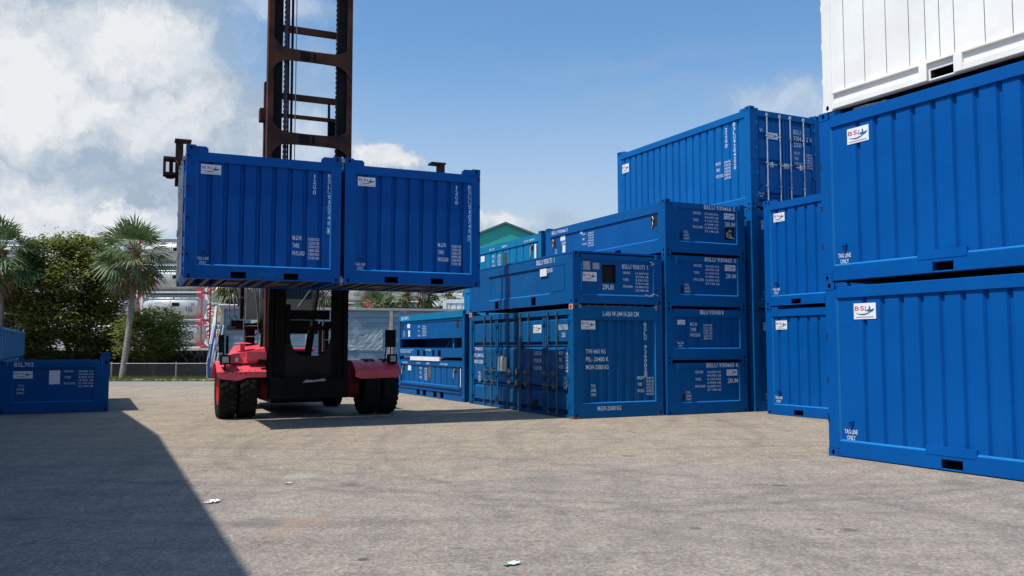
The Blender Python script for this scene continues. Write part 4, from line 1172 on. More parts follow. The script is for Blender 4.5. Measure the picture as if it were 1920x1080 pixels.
m = T(); m.box(3.40, 3.45, 3.30, 3.36, 6.6, 7.6); m.box(3.42, 3.60, 3.31, 3.36, 6.75, 7.15); m.build('hose_bracket', M_BLACK, TRK)
# --- lift chains
for a in (2.33, 3.56):
    m = T()
    z = 3.0
    k = 0
    while z < 11.4:
        w = 0.050 if k % 2 else 0.034
        m.box(a - w, a + w, 3.00, 3.05, z, z + 0.058)
        z += 0.060; k += 1
    m.build('lift_chain', M_CHAIN, TRK)
m = T(); m.cyl((2.47, 3.02, 3.0), (2.47, 3.02, 11.4), 0.030, n=8); m.cyl((2.42, 3.10, 3.0), (2.39, 3.10, 11.4), 0.022, n=8); m.build('hydraulic_hose', M_BLACK, TRK)
m = T(); m.cyl((2.56, 3.02, 3.0), (2.56, 3.02, 11.4), 0.012, n=6); m.build('steel_pipe', M_GALV, TRK)
# --- fixed lower mast with the deep U-shaped plate
for sgn in (-1, 1):
    cx = 3.03 - 0.10
    m = T()
    a0, a1 = (2.02, 2.42) if sgn < 0 else (3.50, 3.86)
    m.box(a0, a1, 3.00, 3.16, 0.80, 3.6)
    m.box((a0 if sgn < 0 else a1 - 0.10), (a0 + 0.10 if sgn < 0 else a1), 2.90, 2.999, 0.80, 3.6)
    m.box((a0 + 0.14 if sgn < 0 else a1 - 0.24), (a0 + 0.20 if sgn < 0 else a1 - 0.18), 2.94, 2.999, 0.80, 3.6)
    m.build('lower_upright', M_BLACK, TRK)
m = T()
prof = []
# plate with a U cut out of its upper edge
n = 14
uL, uR, ub = 2.50, 3.50, 1.42
outer = [(2.42, 0.85), (3.50, 0.85)]
def ubot(x):
    t = (x - 3.0) / 0.54
    return ub + 0.75 * abs(t) ** 5
xs = [2.421 + i * (3.499 - 2.421) / n for i in range(n + 1)]
for i in range(n):
    xa, xb = xs[i], xs[i + 1]
    m.prism([(xa, 0.92), (xb, 0.92), (xb, min(ubot(xb), 2.4)), (xa, min(ubot(xa), 2.4))], 3.02, 3.06)
m.prism([(2.421, 2.0), (2.52, 2.0), (2.46, 2.5), (2.421, 2.5)], 3.02, 3.055)
m.build('lower_mast_plate', plain('dull_brown_black_steel', (0.016, 0.012, 0.010), 0.6, 0.0, 0.6, 1.5, 0.2, 20, 0.2), TRK)
m = T(); m.box(2.42, 2.52, 2.96, 3.2, 1.7, 2.62); m.build('stop_block', M_BLACK, TRK)
for z0, z1 in ((2.02, 2.12), (2.28, 2.5)):
    m = T(); m.box(2.42, 3.5, 3.3, 3.42, z0, z1); m.build('mast_cross_member', M_BLACK, TRK)
m = T(); m.box(2.05, 3.85, 2.78, 3.10, 0.44, 0.93); m.box(2.2, 3.7, 3.1, 3.6, 0.50, 0.86); m.build('axle_beam', M_BLACK, TRK)
m = T(); m.prism([(2.78, 0.80), (3.32, 0.84), (3.28, 0.90), (3.05, 0.86), (2.85, 0.87)], 2.765, 2.779); m.build('torn_paper', M_GALV, TRK)
for a in (1.84, 3.86):
    m = T(); m.lathe([(0, 0.0), (0, 0.16), (0.05, 0.24), (0.30, 0.26), (0.36, 0.18), (0.36, 0)], (a, 3.30, 0.66), n=20); m.build('axle_hub', plain('dirty_hub_red', (0.16, 0.012, 0.012), 0.7, 0, 0.6, 6, 0, 40, 0.2), TRK)
# --- wheels
def wheel(aC, y, R, w, name='wheel', outboard=-1):
    m = T()
    h = w / 2
    m.lathe([(-h + 0.02, R * 0.56), (-h, R * 0.66), (-h, R * 0.86), (-h + 0.03, R * 0.94), (-h + 0.07, R * 0.965), (h - 0.07, R * 0.965), (h - 0.03, R * 0.94), (h, R * 0.86), (h, R * 0.66), (h - 0.02, R * 0.56)], (aC, y, R), n=40)
    nl = 26
    for k in range(nl):
        a = 2 * PI * k / nl
        for s in (-1, 1):
            # slanted lugs, inner end ahead of the outer one
            for j in range(3):
                t0, t1 = j / 3, (j + 1) / 3
                aa0 = a + (0.5 if s > 0 else 0) * 2 * PI / nl + 0.16 * (1 - t0) * 1.0
                aa1 = a + (0.5 if s > 0 else 0) * 2 * PI / nl + 0.16 * (1 - t1) * 1.0
                x0, x1 = s * h * (0.06 + 0.93 * t0), s * h * (0.06 + 0.93 * t1)
                dw = 0.075
                rr0, rr1 = R * (1.0 if t1 < 0.9 else 0.995), R * (1.0 if t1 < 0.9 else 0.955)
                vs = []
                for (x, ac, rt) in ((x0, aa0, rr0), (x1, aa1, rr1)):
                    for da, r in ((-dw, rt), (dw, rt), (dw, R * 0.90), (-dw, R * 0.90)):
                        vs.append((aC + x, y + r * math.sin(ac + da), R + r * math.cos(ac + da)))
                m.add(vs, [(0, 1, 5, 4), (1, 2, 6, 5), (3, 0, 4, 7), (0, 1, 2, 3), (4, 5, 6, 7)])
    wh = m.build(name, M_TYRE, TRK)
    r = T(); o = outboard
    r.lathe([(o * (h - 0.03), R * 0.60), (o * (h - 0.02), R * 0.54), (o * (h - 0.10), R * 0.50), (o * (h - 0.16), R * 0.30), (o * (h - 0.08), R * 0.24), (o * (h - 0.06), 0.0)], (aC, y, R), n=28)
    for k in range(10):
        a = 2 * PI * k / 10
        r.cyl((aC + o * (h - 0.15), y + R * 0.37 * math.cos(a), R + R * 0.37 * math.sin(a)), (aC + o * (h - 0.10), y + R * 0.37 * math.cos(a), R + R * 0.37 * math.sin(a)), 0.022, n=6)
    r.build('rim', M_RIM, wh)
RW = 0.665
wheel(1.16, 3.42, RW, 0.39, outboard=-1); wheel(1.60, 3.42, RW, 0.39, outboard=-1)
wheel(4.46, 3.42, RW, 0.39, outboard=1); wheel(4.90, 3.42, RW, 0.39, outboard=1)
wheel(1.75, 6.6, 0.55, 0.42, 'rear_wheel', -1); wheel(4.30, 6.6, 0.55, 0.42, 'rear_wheel', 1)
# --- fenders
def fender(a0, a1, flip):
    m = T()
    n = 10; R = 0.80
    pts = []
    for i in range(n + 1):
        an = math.radians(50 - i * 11.5)
        pts.append((3.42 - R * math.sin(an) * 0.98, 0.60 + R * math.cos(an) * 0.86 + 0.0))
    for i in range(n):
        (y0, z0), (y1, z1) = pts[i], pts[i + 1]
        q = 0.025
        vs = [(a0, y0, z0), (a1, y0, z0), (a1, y1, z1), (a0, y1, z1), (a0, y0, z0 + q), (a1, y0, z0 + q), (a1, y1, z1 + q), (a0, y1, z1 + q)]
        m.add(vs, [(0, 1, 2, 3), (4, 5, 6, 7), (0, 1, 5, 4), (1, 2, 6, 5), (2, 3, 7, 6), (3, 0, 4, 7)])
    # turned-down front lip, deeper in the middle of the outer wheel
    y0, z0 = pts[0]
    w = a1 - a0
    if flip: lip = [(a0, z0 + 0.025), (a1, z0 + 0.025), (a1 - 0.02, z0 - 0.08), (a1 - 0.12, z0 - 0.15), (a0 + 0.15, z0 - 0.17), (a0, z0 - 0.12)]
    else: lip = [(a0, z0 + 0.025), (a1, z0 + 0.025), (a1, z0 - 0.10), (a0 + w * 0.62, z0 - 0.10), (a0 + w * 0.42, z0 - 0.17), (a0 + 0.10, z0 - 0.13), (a0 + 0.02, z0 - 0.08)]
    m.prism(lip, y0 - 0.03, y0 - 0.005)
    # outer side skirt
    s = a0 if not flip else a1
    sk = [(s, y, z) for y, z in pts] + [(s, y, z - 0.03) for y, z in pts]
    k = len(pts)
    m.add(sk, [(i, i + 1, k + i + 1, k + i) for i in range(k - 1)])
    return m.build('fender', M_PRED, TRK)
fender(0.90, 1.97, False); fender(4.02, 5.14, True)
# chips in the fender paint
m = T()
for k in range(16):
    a = 1.02 + 0.85 * random.random(); z = 1.14 + 0.02 * random.random() - 0.10 * random.random(); r = 0.008 + 0.012 * random.random()
    m.lathe([(0, 0), (0, r), (0.002, r), (0.002, 0)], (a, 2.772 - 0.004, z - 0.03), ax='y', n=6)
m.build('paint_chips', M_BLACK, TRK)
# --- left hood over the fender
m = T()
A0, A1, Y0, Y1 = 1.20, 1.98, 3.0, 4.6
vs = [(A0, Y0, 1.26), (A1, Y0, 1.26), (A1, Y1, 1.26), (A0, Y1, 1.26), (A0 + 0.02, Y0 + 0.03, 1.46), (A1 - 0.0, Y0 + 0.10, 1.60), (A1, Y1, 1.72), (A0 + 0.25, Y1, 1.66)]
m.add(vs, [(0, 1, 5, 4), (1, 2, 6, 5), (2, 3, 7, 6), (3, 0, 4, 7), (4, 5, 6, 7)])
m.box(1.55, 1.99, 2.93, 3.30, 1.32, 1.52)
m.cyl((1.50, 3.3, 1.55), (1.50, 3.3, 1.70), 0.05, n=12); m.cyl((1.50, 3.3, 1.70), (1.50, 3.3, 1.73), 0.22, 0.12, n=16)
m.build('side_hood', M_PRED, TRK)
m = T(); m.box(1.30, 1.37, 2.975, 2.995, 1.29, 1.38); m.build('decal', M_PLATE, TRK)
m = T(); m.box(1.80, 2.02, 2.86, 2.92, 1.24, 1.34); m.build('step_bracket', M_BLACK, TRK)
# --- headlights and mirrors
for a, ya in ((1.08, 2.82), (4.98, 2.95)):
    m = T(); m.box(a - 0.11, a + 0.11, ya, ya + 0.14, 1.23, 1.45); m.box(a - 0.02, a + 0.02, ya + 0.04, ya + 0.1, 1.0, 1.23)
    hd = m.build('headlight', M_BLACK, TRK)
    m = T(); m.box(a - 0.07, a + 0.07, ya - 0.012, ya - 0.001, 1.27, 1.41); m.cyl((a, ya - 0.02, 1.34), (a, ya - 0.0125, 1.34), 0.05, n=12); m.build('lens', M_GALV, hd)
for a, ya in ((4.95, 3.05),):
    m = T(); m.box(a - 0.13, a + 0.13, ya, ya + 0.06, 1.62, 2.04); m.tube([(a, ya + 0.03, 1.40), (a, ya + 0.03, 1.63)], 0.018); m.tube([(a - 0.30, ya + 0.05, 1.20), (a - 0.14, ya + 0.05, 1.26), (a - 0.10, ya + 0.04, 1.62)], 0.018)
    m.build('mirror', M_BLACK, TRK, bevel=0.03)
m = T(); m.box(0.94, 1.06, 2.95, 3.0, 1.50, 1.90); m.box(1.10, 1.16, 2.98, 3.04, 1.48, 1.88); m.tube([(1.05, 3.0, 1.3), (1.05, 3.0, 1.55)], 0.02); m.build('mirror', M_BLACK, TRK, bevel=0.01)
# --- chassis, engine cover, counterweight
m = T(); m.box(2.2, 3.85, 3.6, 8.4, 0.30, 1.15); m.box(2.35, 3.7, 7.2, 8.9, 0.50, 1.5); m.build('chassis', M_BLACK, TRK)
m = T(); m.box(2.35, 3.75, 6.3, 8.9, 1.501, 1.60); m.prism([(3.2, 1.16), (3.72, 1.16), (3.72, 1.42), (3.35, 1.36)], 4.0, 6.2); m.build('engine_cover', M_PRED, TRK, bevel=0.03)
# mast stays (red) and tilt cylinder
m = T(); m.prism([(1.90, 1.3), (2.02, 1.3), (2.02, 2.6), (1.99, 2.6)], 3.5, 3.6); m.build('mast_stay', M_BLACK, TRK)
m = T(); m.cyl((3.33, 3.9, 3.1), (3.12, 3.62, 1.95), 0.055, n=12); m.cyl((3.14, 3.64, 2.05), (3.0, 3.45, 1.30), 0.085, n=12); m.build('tilt_cylinder', M_BLACK, TRK)
m = T(); m.cyl((2.25, 3.9, 3.1), (2.20, 3.5, 1.30), 0.07, n=12); m.build('tilt_cylinder', M_BLACK, TRK)
# --- cab on its platform
m = T(); m.box(1.45, 3.95, 4.2, 6.2, 2.06, 2.20); m.box(1.7, 1.9, 4.3, 4.6, 1.2, 2.06); m.box(3.5, 3.7, 4.3, 4.6, 1.2, 2.06); m.box(2.0, 3.4, 4.15, 4.3, 1.95, 2.28); m.build('platform', M_BLACK, TRK)
m = T()
c0, c1, cy0, cy1 = 2.02, 3.36, 4.45, 6.0
m.box(c0, c1, cy0, cy0 + 0.05, 2.30, 2.82); m.box(c0, c0 + 0.05, cy0 + 0.051, cy1, 2.30, 2.72); m.box(c1 - 0.05, c1, cy0 + 0.051, cy1, 2.30, 2.72); m.box(c0, c1, cy1 - 0.05, cy1, 2.30, 3.1)
m.box(c0, c0 + 0.07, cy0, cy0 + 0.07, 2.821, 3.95); m.box(c1 - 0.07, c1, cy0, cy0 + 0.07, 2.821, 3.95); m.box(c0, c0 + 0.07, cy1 - 0.07, cy1, 3.1, 3.95); m.box(c1 - 0.07, c1, cy1 - 0.07, cy1, 3.1, 3.95)
m.box(c0 - 0.05, c1 + 0.05, cy0 - 0.05, cy1 + 0.05, 3.951, 4.08)
m.box(c0, c1, cy0, cy1, 2.24, 2.30)
m.prism([(1.72, 2.30), (2.0, 2.30), (2.0, 2.95), (1.86, 2.98), (1.72, 3.14)], cy0 + 0.2, cy0 + 0.25)
cabo = m.build('cab', M_CAB, TRK)
m = T(); m.box(c0 + 0.071, c1 - 0.071, cy0 + 0.02, cy0 + 0.03, 2.822, 3.95); m.build('windscreen', M_GLASS, cabo)
m = T(); m.box(c0 + 0.01, c0 + 0.02, cy0 + 0.071, cy1 - 0.071, 2.722, 3.95); m.build('side_window', M_GLASS, cabo)
m = T(); m.box(c1 - 0.02, c1 - 0.01, cy0 + 0.071, cy1 - 0.071, 2.722, 3.95); m.build('side_window', M_GLASS, cabo)
m = T(); m.tube([(2.95, cy0 - 0.03, 2.62), (3.28, cy0 - 0.03, 3.10)], 0.012, 5); m.tube([(3.02, cy0 - 0.03, 2.66), (3.32, cy0 - 0.03, 3.12)], 0.010, 5); m.build('wiper', M_RAIL, cabo)
m = T()
for k in range(6): m.box(2.66 + k * 0.07, 2.70 + k * 0.07, cy0 + 0.5, cy0 + 0.52, 2.86, 3.12)
m.box(2.62, 3.12, cy0 + 0.53, cy0 + 0.55, 2.84, 3.14, 1)
m.build('glass_reflection_stripes', [plain('pale_stripe', (0.75, 0.85, 0.85), 0.7), plain('teal_stripe', (0.10, 0.42, 0.45), 0.7)], cabo)  # striped reflection of the windscreen, put in as coloured strips behind the glass
# --- railings and ladders both sides
def rails(segs, nm='railing', r=0.017, mat=M_RAIL):
    m = T()
    for s in segs: m.tube(s, r, 6)
    return m.build(nm, mat, TRK)
rails([[(1.30, 4.4, 3.3), (1.30, 4.4, 2.35), (1.42, 4.4, 2.26)], [(1.42, 4.4, 3.3), (1.42, 4.4, 2.40), (1.50, 4.4, 2.28)], [(1.22, 4.4, 2.78), (1.62, 4.4, 2.83)],
       [(1.55, 4.4, 3.3), (1.55, 4.4, 2.3)], [(1.66, 4.4, 3.2), (1.66, 4.4, 2.3)], [(1.95, 4.3, 3.1), (1.98, 4.3, 2.0), (1.90, 4.3, 1.9)], [(1.88, 4.3, 3.1), (1.98, 4.3, 2.3)]])
m = T(); m.box(1.35, 1.62, 4.3, 4.6, 2.12, 2.27); m.cyl((1.60, 4.5, 2.3), (1.60, 4.5, 3.6), 0.06, n=10); m.build('exhaust_pipe', M_BLACK, TRK)
def ladder(a0, a1, y, z0, z1, n):
    m = T()
    for a in (a0, a1): m.tube([(a, y, z1), (a, y, z0)], 0.016, 6)
    for k in range(n): m.tube([(a0, y, z0 + 0.04 + k * (z1 - z0) / n), (a1, y, z0 + 0.04 + k * (z1 - z0) / n)], 0.013, 6)
    m.build('ladder', M_RAIL, TRK)
ladder(1.62, 1.95, 4.15, 1.58, 2.35, 3); ladder(3.52, 4.02, 4.15, 1.50, 2.55, 4)
rails([[(3.42, 4.3, 3.2), (3.46, 4.3, 2.4)], [(3.50, 4.3, 3.2), (3.56, 4.3, 2.6), (3.60, 4.3, 1.6)], [(3.85, 4.3, 3.2), (3.86, 4.3, 2.45), (3.92, 4.3, 2.2), (4.04, 4.3, 1.95), (3.95, 4.3, 1.6)],
       [(3.95, 4.3, 3.2), (4.0, 4.3, 2.7), (3.98, 4.3, 2.3)], [(3.42, 4.3, 2.86), (3.98, 4.3, 2.88)]])
m = T(); m.cyl((3.55, 4.6, 2.18), (4.0, 4.6, 2.18), 0.10, n=12); m.build('air_tank', M_BLACK, TRK)
# --- spreader: beam behind the load, end posts with hooks over its top edge
m = T()
m.box(0.0, 6.06, 2.52, 2.80, 4.95, 5.32); m.box(1.9, 4.1, 2.55, 2.82, 3.3, 5.9)
m.build('spreader_beam', M_MAST, TRK)
for sgn, a in ((-1, 0.0), (1, 6.06)):
    m = T()
    m.box(a - 0.075, a + 0.075, 2.50, 2.72, 5.15, 6.12)
    q = (a - 0.10, a + 0.24) if sgn < 0 else (a - 0.28, a + 0.09)
    m.box(q[0], q[1], 2.46, 2.76, 6.121, 6.165)
    m.build('spreader_post', M_MAST, TRK)
m = T()
m.box(-0.32, -0.05, 2.48, 2.80, 5.70, 5.76); m.box(-0.32, -0.27, 2.5, 2.78, 5.36, 5.70); m.box(-0.20, -0.12, 2.58, 2.68, 5.42, 5.70); m.box(-0.30, -0.05, 2.48, 2.76, 5.36, 5.42)
m.cyl((-0.18, 2.60, 5.36), (-0.18, 2.60, 5.30), 0.14, 0.08, n=12); m.tube([(-0.08, 2.5, 5.7), (-0.02, 2.44, 5.6), (0.0, 2.46, 5.45)], 0.02)
m.build('twist_lock', M_MAST, TRK)

# ================================================================== BACKGROUND
# ------------------------------------------------------------------ long board-sided flat load with film and tarpaulin
def boards_mat():
    m, nt, b = newmat('blue_grey_boards')
    tcn = nt.nodes.new('ShaderNodeTexCoord')
    w = nt.nodes.new('ShaderNodeTexWave'); w.wave_type = 'BANDS'; w.bands_direction = 'Z'; w.inputs['Scale'].default_value = 1.15
    w.inputs['Distortion'].default_value = 0.5; w.inputs['Detail'].default_value = 3
    nt.links.new(tcn.outputs['Object'], w.inputs['Vector'])
    n = nz(nt, 1.2, 7, 0.65, stretch=(0.6, 1, 5))
    c = ramp(nt, n.outputs['Fac'], [(0.3, (0.11, 0.19, 0.26)), (0.55, (0.17, 0.27, 0.34)), (0.8, (0.29, 0.37, 0.41))])
    g = ramp(nt, w.outputs['Fac'], [(0.0, (0.62, 0.62, 0.62)), (0.18, (1, 1, 1))])
    c = mixc(nt, 0.8, c.outputs[0], g.outputs[0], 'MULTIPLY')
    film = nz(nt, 0.55, 5, 0.7, stretch=(1, 1, 1.2))
    ff = ramp(nt, film.outputs['Fac'], [(0.56, (0, 0, 0)), (0.60, (1, 1, 1))])
    c = mixc(nt, mixc(nt, 0.5, (0, 0, 0), ff.outputs[0]), c, (0.40, 0.48, 0.52))
    nt.links.new(c, b.inputs['Base Color'])
    b.inputs['Roughness'].default_value = 0.5
    bp = nt.nodes.new('ShaderNodeBump'); bp.inputs['Strength'].default_value = 0.5; bp.inputs['Distance'].default_value = 0.04
    nt.links.new(film.outputs['Fac'], bp.inputs['Height']); nt.links.new(bp.outputs[0], b.inputs['Normal'])
    return m
P0 = Vector((-13.08, 38.7)); P1 = Vector((-5.45, 41.0))
ang = math.atan2(P1.y - P0.y, P1.x - P0.x)
t = thing('board_sided_flat_load', 'long blue-grey board-sided load with pale posts standing behind the truck', 'cargo crate', (P0.x, P0.y, 0), ang)
LB = 13.0; HB = 3.45
m = MB()
m.box(0.1, LB - 0.1, 0.06, 2.35, 0.30, HB - 0.10)
m.build('board_panel', boards_mat(), t)
M_PALEW = plain('pale_weathered_timber', (0.40, 0.375, 0.34), 0.75, 0, 0.2, 5)
for a in (0.0, 3.72, 7.60, 11.2, LB - 0.16):
    m = MB(); m.box(a, a + 0.15, -0.03, 0.055, 0.0, HB - 0.101); m.build('post', M_PALEW, t)
m = MB(); m.box(-0.02, LB, -0.04, 0.12, HB - 0.10, HB); m.build('top_rail', M_PALEW, t)
m = MB(); m.box(0.02, LB, 0.0, 0.3, 0.12, 0.299); m.build('base_beam', M_BLACK, t)
# loose film hanging on the face
for (a0, a1, z0, z1) in ((0.4, 2.2, 0.9, 2.2), (3.0, 3.6, 1.0, 1.5), (5.4, 7.3, 1.45, 2.45), (9.0, 10.5, 1.3, 2.2)):
    m = MB(); nx, ny = 14, 8
    vs = []
    for j in range(ny + 1):
        for i in range(nx + 1):
            u, v = i / nx, j / ny
            zz = z0 + (z1 - z0) * v * (0.35 + 0.65 * u) + 0.04 * random.random()
            vs.append((a0 + (a1 - a0) * u, 0.045 - 0.02 * random.random() - 0.015 * math.sin(9 * u + 4 * v), zz))
    m.add(vs, [(j * (nx + 1) + i, j * (nx + 1) + i + 1, (j + 1) * (nx + 1) + i + 1, (j + 1) * (nx + 1) + i) for j in range(ny) for i in range(nx)])
    m.build('plastic_film', plain('dusty_film', (0.30, 0.38, 0.42), 0.35, 0, 0.25, 3), t)
# tarpaulin gathered over the left end
m = MB()
nx, ny = 30, 14
vs = []
for j in range(ny + 1):
    v = j / ny
    for i in range(nx + 1):
        u = i / nx
        fold = 0.10 * math.sin(u * 31) + 0.05 * math.sin(u * 57 + 2)
        y = -0.02 + u * 1.5
        x = -0.18 + fold * (0.5 + v) * 0.8 - 0.42 * v * (1 - v) * 0.6 - 0.25 * v * u
        vs.append((x, y, HB + 0.03 - v * (HB - 0.6 - 0.5 * math.sin(u * 5) ** 2)))
m.add(vs, [(j * (nx + 1) + i, j * (nx + 1) + i + 1, (j + 1) * (nx + 1) + i + 1, (j + 1) * (nx + 1) + i) for j in range(ny) for i in range(nx)], smooth=True)
m.build('tarpaulin', M_TARP, t)
m = MB()
for k in range(26):
    a = 0.05 + k * 0.12
    m.tube([(-0.1 + k * 0.03, -0.06, HB + 0.02 + 0.03 * random.random()), (k * 0.03 - 0.03, -0.06, HB + 0.05 + 0.04 * random.random())], 0.035, 5)
m.build('tarpaulin_hem', M_TARP, t)
for k, (x, colr, r) in enumerate(((-0.42, (0.02, 0.12, 0.40), 0.05), (-0.30, (0.62, 0.45, 0.35), 0.035), (-0.20, (0.10, 0.16, 0.40), 0.03), (-0.10, (0.65, 0.66, 0.64), 0.035), (-0.52, (0.62, 0.60, 0.58), 0.02))):
    m = MB(); m.tube([(x + 0.25, -0.06, 2.6), (x + 0.1, -0.10, 1.7), (x, -0.12, 0.9), (x + 0.02, -0.08, 0.25)], r, 6)
    if k == 0:
        for q in range(16): m.box(x - 0.07 + 0.02 * (q % 2), x + 0.09, -0.18, -0.06, 0.35 + q * 0.09, 0.40 + q * 0.09)
    m.build('hanging_strap', plain('strap_%d' % k, colr, 0.8, 0, 0.2, 12), t)

# ------------------------------------------------------------------ tank containers
M_TANK = plain('brushed_tank_shell', (0.50, 0.51, 0.49), 0.38, 0.25, 0.16, 0.8, 0.1, 6)
M_TANKD = plain('tank_walkway_grey', (0.20, 0.23, 0.27), 0.6, 0.1, 0.2, 3)
FRM = {'red': plain('tank_frame_red', (0.45, 0.03, 0.05), 0.5, 0, 0.2), 'white': plain('tank_frame_white', (0.6, 0.6, 0.58), 0.5, 0, 0.15),
       'yellow': plain('tank_frame_yellow', (0.42, 0.27, 0.05), 0.6, 0, 0.3), 'blue': plain('tank_frame_navy', (0.03, 0.06, 0.14), 0.5, 0, 0.2)}
M_SIGNY = plain('label_yellow', (0.62, 0.36, 0.03), 0.5, 0, 0.05)
M_SIGNR = plain('label_red', (0.55, 0.04, 0.06), 0.5, 0, 0.05)
M_SIGNB = plain('label_brown', (0.10, 0.06, 0.02), 0.5, 0, 0.05)
def tank(label, loc, colr, sticker):
    t = thing('tank_container', label, 'tank container', loc, 0.0, 'tank containers stacked behind the trees')
    fm = FRM[colr]
    m = MB()
    for x in (0, 5.94):
        for y in (0, 2.30):
            m.box(x, x + 0.12, y, y + 0.14, 0, 2.59)
        m.box(x, x + 0.12, 0.141, 2.299, 0, 0.12); m.box(x, x + 0.12, 0.141, 2.299, 2.47, 2.59)
        s = 1 if x == 0 else -1
        for z0, z1 in ((0.12, 0.62), (2.47, 1.97)):
            m.add([(x + 0.06 + s * 0.06, -0.0, z0), (x + 0.06 + s * 0.60, 0.0, z0), (x + 0.06 + s * 0.06, 0.0, z1), (x + 0.06 + s * 0.06, 0.08, z0), (x + 0.06 + s * 0.60, 0.08, z0), (x + 0.06 + s * 0.06, 0.08, z1)],
                  [(0, 1, 2), (3, 4, 5), (0, 1, 4, 3), (1, 2, 5, 4), (2, 0, 3, 5)])
    if colr in ('yellow', 'blue'): m.box(0.121, 5.939, 0.0, 0.08, 2.50, 2.588)
    m.build('frame', fm, t)
    m = MB(); m.box(0.121, 5.939, 0.0, 0.10, 0.0, 0.10); m.box(0.121, 5.939, 2.34, 2.438, 0.0, 0.10); m.build('side_beam', FRM['white'] if colr == 'red' else fm, t)
    m = MB()
    R = 1.17
    m.lathe([(0.14, 0.0), (0.16, 0.45), (0.24, 0.80), (0.38, 1.02), (0.60, R), (5.45, R), (5.67, 1.02), (5.81, 0.80), (5.89, 0.45), (5.91, 0.0)], (0, 1.22, 1.30), n=32)
    for x in (1.3, 3.0, 4.7): m.lathe([(-0.03, R), (-0.03, R + 0.018), (0.03, R + 0.018), (0.03, R)], (x, 1.22, 1.30), n=32)
    b = m.build('tank_shell', M_TANK, t)
    m = MB(); m.box(0.7, 5.4, 0.75, 1.7, 2.475, 2.51); m.box(0.7, 5.4, 0.20, 0.24, 2.10, 2.36)
    for k in range(7): m.box(0.7 + k * 0.78, 0.74 + k * 0.78, 0.19, 0.75, 2.34, 2.38)
    m.build('walkway', M_TANKD, t)
    m = MB(MB().M)
    m.box(3.6 if sticker else 3.2, 4.5 if sticker else 3.9, 0.028, 0.036, 1.30, 1.62); m.build('data_plate', M_BLACK, t)
    # shell decals stand on the bulge of the tank, facing the yard
    def dec(x0, x1, z0, z1, mat, nm, d=0.0):
        mm = MB(); k = 5; vs = []
        for j in range(k + 1):
            z = z0 + (z1 - z0) * j / k
            y = 1.22 - math.sqrt(max(0, (R + 0.012 + d) ** 2 - (z - 1.30) ** 2))
            vs += [(x0, y, z), (x1, y, z)]
        mm.add(vs, [(2 * j, 2 * j + 1, 2 * j + 3, 2 * j + 2) for j in range(k)])
        return mm.build(nm, mat, t, recalc=False)
    if sticker:
        s0 = 0.42
        dec(s0, s0 + 0.95, 1.05, 2.0, M_SIGNR, 'label')
        dec(s0 + 1.15, s0 + 3.5, 1.15, 1.9, M_SIGNY, 'label')
        mm = MB(Matrix(((1, 0, 0, 0), (0, -1, 0, 0.0), (0, 0, 1, 0), (0, 0, 0, 1))))
        put_text(mm, 'S', s0 + 0.15, 1.17, 0.70, 0.65, d=-0.03); put_text(mm, 'Stolt', s0 + 1.30, 1.25, 0.52, 2.0, d=-0.03, mi=1)
        mm.build('lettering', [M_PLATE, M_SIGNB], t, recalc=False)
    dec(4.5, 5.1, 0.8, 1.3, M_TANKD, 'label'); 
    m = MB(MB().M); m.box(5.0, 5.3, 0.02, 0.05, 1.35, 1.6); m.build('valve_box', M_TANKD, t)
    return t
ordn = ['bottom', 'second', 'third', 'top']
cols = [(-60.0 + 0.0, 82.0, 'blue', 0, 'far-left'), (-52.0, 82.0, 'blue', 0, 'left'), (-41.6, 81.0, 'yellow', 0, 'middle'), (-35.0, 80.5, 'red', 0, 'red-framed'), (-36.2, 101.0, 'red', 1, 'lettered'), (-29.6, 101.0, 'white', 1, 'white-framed lettered'),
        (-23.0, 101.0, 'red', 0, 'right'), (-16.4, 98.0, 'red', 1, 'far-right')]
for (x, y, c_, sk, w) in cols:
    if w == 'far-left': continue
    for lv in range(4):
        if y > 90 and lv > 2: continue
        if w == 'lettered' and False: continue
        tank('silver tank container, %s tier of the %s stack beyond the fence' % (ordn[lv], w), (x, y, 1.55 + lv * 2.59), c_ if not (w == 'middle' and lv < 3) else ('white' if lv != 0 else 'yellow'), sk)
t = thing('loading_platform', 'low pale concrete platform carrying the tank stacks beyond the fence', 'platform', (-62, 79.5, 0))
m = MB(); m.box(0, 60, 0.5, 30, 1.25, 1.55); m.build('deck', plain('pale_concrete', (0.42, 0.40, 0.36), 0.85, 0, 0.15, 0.6), t)
m = MB(); m.box(0.3, 59.7, 0.8, 29.8, 0.0, 1.249); m.build('base', M_BLACK, t)

